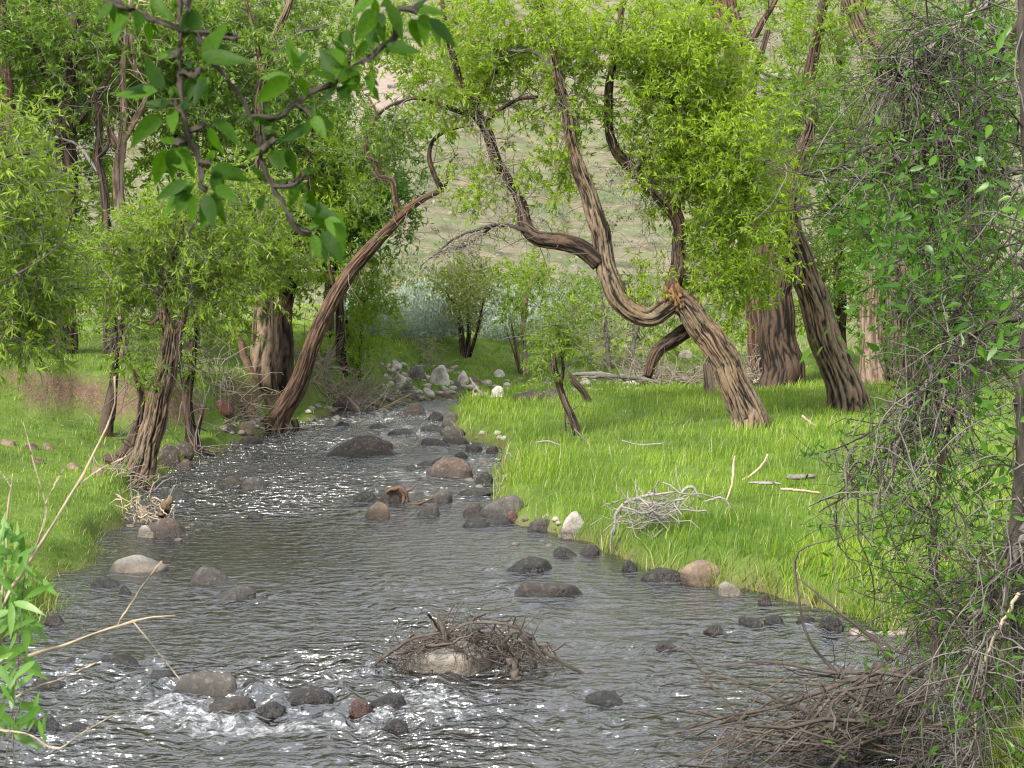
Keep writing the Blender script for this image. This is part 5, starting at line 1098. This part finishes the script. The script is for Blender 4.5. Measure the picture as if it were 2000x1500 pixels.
# sapling at the near left
def sapling():
    Y = 3.7; g0 = at(-60, 1900, Y); g0[2] = terrain(np.array([g0[0]]), np.array([g0[1]]))[0]
    root = thing("willow_sapling", tuple(g0), "young willow with pale bare stems and long leaves at the near left", "sapling")
    st = [[(-60, 1900, 9), (-40, 1500, 8), (-20, 1305, 7), (40, 1285, 6.5), (130, 1258, 5.5), (230, 1222, 5), (285, 1208, 3.5), (342, 1202, 2.5)], [(228, 1222, 3.5), (255, 1180, 3), (285, 1135, 2.4), (316, 1096, 1.4)], [(-60, 1850, 9), (-30, 1400, 8), (0, 1195, 7), (40, 1125, 6.5), (80, 1060, 6), (112, 1010, 5), (150, 950, 4.6), (190, 875, 4), (215, 820, 3), (228, 770, 2), (224, 735, 1.4)], [(150, 950, 2.5), (190, 920, 2.4), (250, 890, 1.6)],
          [(60, 1090, 5), (84, 1030, 4), (88, 985, 3.4), (70, 920, 2.6), (55, 860, 2), (45, 825, 1.2)], [(88, 985, 2), (108, 945, 1.8), (125, 915, 1.2)], [(-30, 1600, 7), (-5, 1250, 5.5), (12, 1090, 5), (14, 1010, 4.4), (22, 940, 3), (24, 925, 2)], [(22, 950, 2.6), (8, 930, 2), (-5, 915, 1.6)], [(-40, 1420, 5), (20, 1428, 4.4), (60, 1436, 4), (110, 1462, 3.4), (160, 1432, 2.6), (225, 1395, 1.6)],
          [(20, 1370, 3.6), (60, 1345, 3), (120, 1325, 2.4), (190, 1292, 1.6)], [(10, 1500, 3), (35, 1300, 3), (40, 1200, 2.6), (48, 1120, 2)], [(30, 1500, 3), (26, 1420, 3), (55, 1340, 2.4)], [(262, 1215, 1), (300, 1262, 1), (330, 1300, 1), (352, 1330, .8)]]
    stems = []; near = lambda p: min(stems, key=lambda w: np.min(np.linalg.norm(w[1] - p, axis=1)))[0]
    for i, p in enumerate(st):
        c = catmull(curve(p, Y), 24); c[:, 3] *= .78; c[:, :3] += rng.normal(size=(24, 3)) * c[:, 3:4] * .2; V, F, fu = barktube(c[:, :3], c[:, 3], 8, .012, .12, i * 2.0); stems.append((mk("stem", V, F, B_TWIGP if i not in (10, 11) else B_TWIG, root, g0, attrs={"bark": fu * .4}), c[:, :3]))
    mes = [leaf_mesh("leaf", random.uniform(.2, .28), M_WILL, 40 + k) for k in range(8)]
    for i in range(120):
        k = random.random(); x = random.gauss(28, 30); y = random.uniform(1060, 1440); x = x * (.7 if y < 1120 else 1); yb = Y + random.uniform(-.12, .12)
        a = random.uniform(-1.3, 1.3); L = random.uniform(35, 75); up = -1 if random.random() < .55 else 1
        b = at(x, y, yb); t = at(x + L * math.sin(a), y + up * L * math.cos(a), yb + random.uniform(-.05, .05)); put_leaf(mes[i % 8], b, t, np.array([random.uniform(-.8, .8), -1, random.uniform(-.3, .9)]), near(b), g0)
sapling()

# ------------------------------------------------------------------ the tangled shrub on the near right
def shrub():
    Y = 6.9; g0 = ground(1990, 1330); root = thing("tangled_shrub", tuple(g0), "tall tangled shrub of bare grey twigs and shade-darkened leaves filling the right edge", "shrub")
    main_b = [([(1996, 1400, 16, -1), (1985, 1150, 15, -1), (1990, 950, 14, -1), (1998, 780, 13, -1), (2010, 500, 12, -1), (2000, 200, 10, -1), (1990, -60, 8, -1)], B_TWIGD), ([(1832, 1300, 12), (1826, 1200, 11), (1822, 1100, 10), (1828, 980, 8), (1845, 880, 6), (1870, 760, 5), (1880, 640, 4)], B_DARK),
              ([(2010, 340, 8), (1960, 325, 7.5), (1920, 285, 7), (1880, 268, 6.5), (1830, 275, 6), (1780, 300, 5), (1720, 322, 4), (1650, 355, 3), (1590, 350, 2)], B_TWIG), ([(1930, 275, 5), (1860, 260, 5), (1780, 255, 4.5), (1720, 280, 4), (1660, 310, 3), (1600, 345, 2), (1530, 330, 1.4), (1475, 315, 1)], B_TWIGD),
              ([(2010, 335, 6), (1930, 335, 6), (1850, 330, 5), (1760, 330, 4), (1680, 360, 3.4), (1600, 395, 2.6), (1540, 410, 2), (1440, 422, 1.2)], B_TWIGD), ([(1945, -10, 9), (1900, 30, 9), (1850, 65, 8.5), (1810, 95, 8), (1780, 125, 8), (1762, 158, 7)], B_DEAD), ([(2005, 20, 7), (1960, 100, 7), (1930, 200, 6), (1900, 300, 6), (1880, 420, 5)], B_DARK),
              ([(2010, 1010, 9, -1.2), (1985, 1080, 9, -1.2), (1955, 1150, 8.5, -1.2), (1925, 1185, 8, -1.2), (1890, 1210, 7, -1.2)], B_TWIG), ([(2010, 610, 8, -.8), (1960, 625, 8, -.8), (1900, 650, 7, -.8), (1840, 720, 6, -.7), (1790, 800, 5, -.6), (1730, 880, 4, -.5), (1660, 960, 3, -.4), (1600, 1000, 2, -.4)], B_TWIGD),
              ([(1880, 690, 6), (1810, 740, 5), (1750, 800, 4), (1690, 850, 3), (1620, 880, 2), (1560, 890, 1.4)], B_TWIGD), ([(1850, 830, 5), (1780, 860, 4), (1700, 900, 3), (1640, 960, 2.4), (1590, 985, 1.6)], B_TWIGD), ([(1990, 1160, 5, -1.5), (1950, 1230, 5, -1.5), (1920, 1300, 4.4, -1.5), (1905, 1400, 4, -1.5), (1912, 1520, 3, -1.5)], B_TWIGP),
              ([(1870, 470, 5), (1800, 480, 4), (1740, 520, 3), (1700, 560, 2), (1640, 590, 1.4)], B_TWIGD), ([(1950, 500, 6), (1900, 560, 5), (1860, 640, 5), (1830, 720, 4), (1810, 820, 3)], B_DARK), ([(1890, 100, 5), (1830, 130, 4), (1770, 140, 3), (1700, 130, 2)], B_TWIGD)]
    C = []
    for i, (p, m) in enumerate(main_b):
        c = catmull(curve(p, Y), 40); c[:, :3] += rng.normal(size=(40, 3)) * np.maximum(c[:, 3:4], .004) * .25; V, F, fu = barktube(c[:, :3], c[:, 3], 12, .03, .15, i * 7.0); mk("stem" if i < 2 else "branch", V, F, m, root, g0, attrs={"bark": fu * .6}); C.append(c[6:])
    N = np.vstack(C)
    # arching and drooping bare twigs
    def spawn(k, mat, name, lo, hi, droop, r, bias):
        j = rng.integers(0, len(N), k); P = N[j, :3] + rng.normal(size=(k, 3)) * .02; D = rng.normal(size=(k, 3)) + bias
        W = wander(P, D, rng.uniform(lo, hi, k), 9, .38, droop)
        px = 1000 + FPX * W[..., 0] / W[..., 1]; py = PH - FPX * (W[..., 2] - CAMZ) / W[..., 1]
        keep = (px > np.interp(py, [0, 240, 300, 430, 480, 780, 860, 1000, 1100, 1300], [1640, 1600, 1470, 1480, 1690, 1700, 1580, 1580, 1620, 1600])).all(1) & (rng.random(k) < np.interp(px.min(1), [1450, 1700, 1800], [.35, .55, 1]))
        W = W[keep]; k = len(W); V, F = tubes(W, np.tile(np.linspace(r, r * .35, 9), (k, 1)), 4)
        i0 = rng.integers(0, k, k * 2); jj = rng.integers(2, 8, k * 2); W2 = wander(W[i0, jj], rng.normal(size=(k * 2, 3)) + bias * .6, rng.uniform(lo * .3, hi * .45, k * 2), 6, .4, droop * 1.3)
        V2, F2 = tubes(W2, np.tile(np.linspace(r * .5, r * .25, 6), (k * 2, 1)), 3); mk(name, np.vstack([V, V2]), np.vstack([F, F2 + len(V)]), mat, root, g0)["kind"] = "stuff"
        return np.vstack([W[:, 3:].reshape(-1, 3), W2[:, 2:].reshape(-1, 3)])
    T1 = spawn(720, B_TWIG, "twig_mass", .3, .85, .16, .0042, np.array([-.45, -.1, .1]))
    T2 = spawn(760, B_TWIGD, "dark_twig_mass", .3, .9, .10, .0045, np.array([-.7, 0, .05]))
    # leaves: the largest as single leaves, the rest as one mass
    T = np.vstack([T1, T2]); T = T[T[:, 0] / T[:, 1] > .20]
    extra = np.array([at(x, y, Y + random.uniform(-.9, .6)) for x, y in [(random.gauss(1930, 60), random.uniform(900, 1500)) for _ in range(420)] + [(random.gauss(1745, 62), random.gauss(450, 110)) for _ in range(430)] + [(random.gauss(1910, 70), random.uniform(0, 700)) for _ in range(480)] + [(random.gauss(1740, 60), random.gauss(1040, 110)) for _ in range(150)]])
    pick = T[rng.integers(0, len(T), 1400)] + rng.normal(size=(1400, 3)) * .02
    P = np.vstack([pick, extra]); # little sprays of 3 leaves each
    P = np.repeat(P, 3, 0) + rng.normal(size=(len(P) * 3, 3)) * .018
    D = unit(rng.normal(size=(len(P), 3)) * .8 + [-.2, -.1, -.35]); Ln = rng.uniform(.028, .062, len(P))
    V, F, rn = leafmesh(P[300:], D[300:], Ln[300:], .3, fine=True); mk("leafage", V, F, M_NEAR, root, g0, smooth=False, attrs={"rnd": rn})["kind"] = "stuff"
    mes = [leaf_mesh("leaf", random.uniform(.3, .42), M_NEARO, 60 + k, 5) for k in range(8)]
    for i in range(300):
        x, y = (random.gauss(1940, 45), random.uniform(30, 1490)) if i < 200 else (random.gauss(1760, 60), random.gauss(480, 120)); b = at(x, y, Y - random.uniform(.5, 1.6)); L = random.uniform(.045, .08)
        d = unit(rng.normal(size=3) * [1, .6, .7] + [-.2, 0, -.3]); put_leaf(mes[i % 8], b, b + d * L, np.array([random.uniform(-.8, .8), -1, random.uniform(-.2, 1)]), root, g0)
shrub()
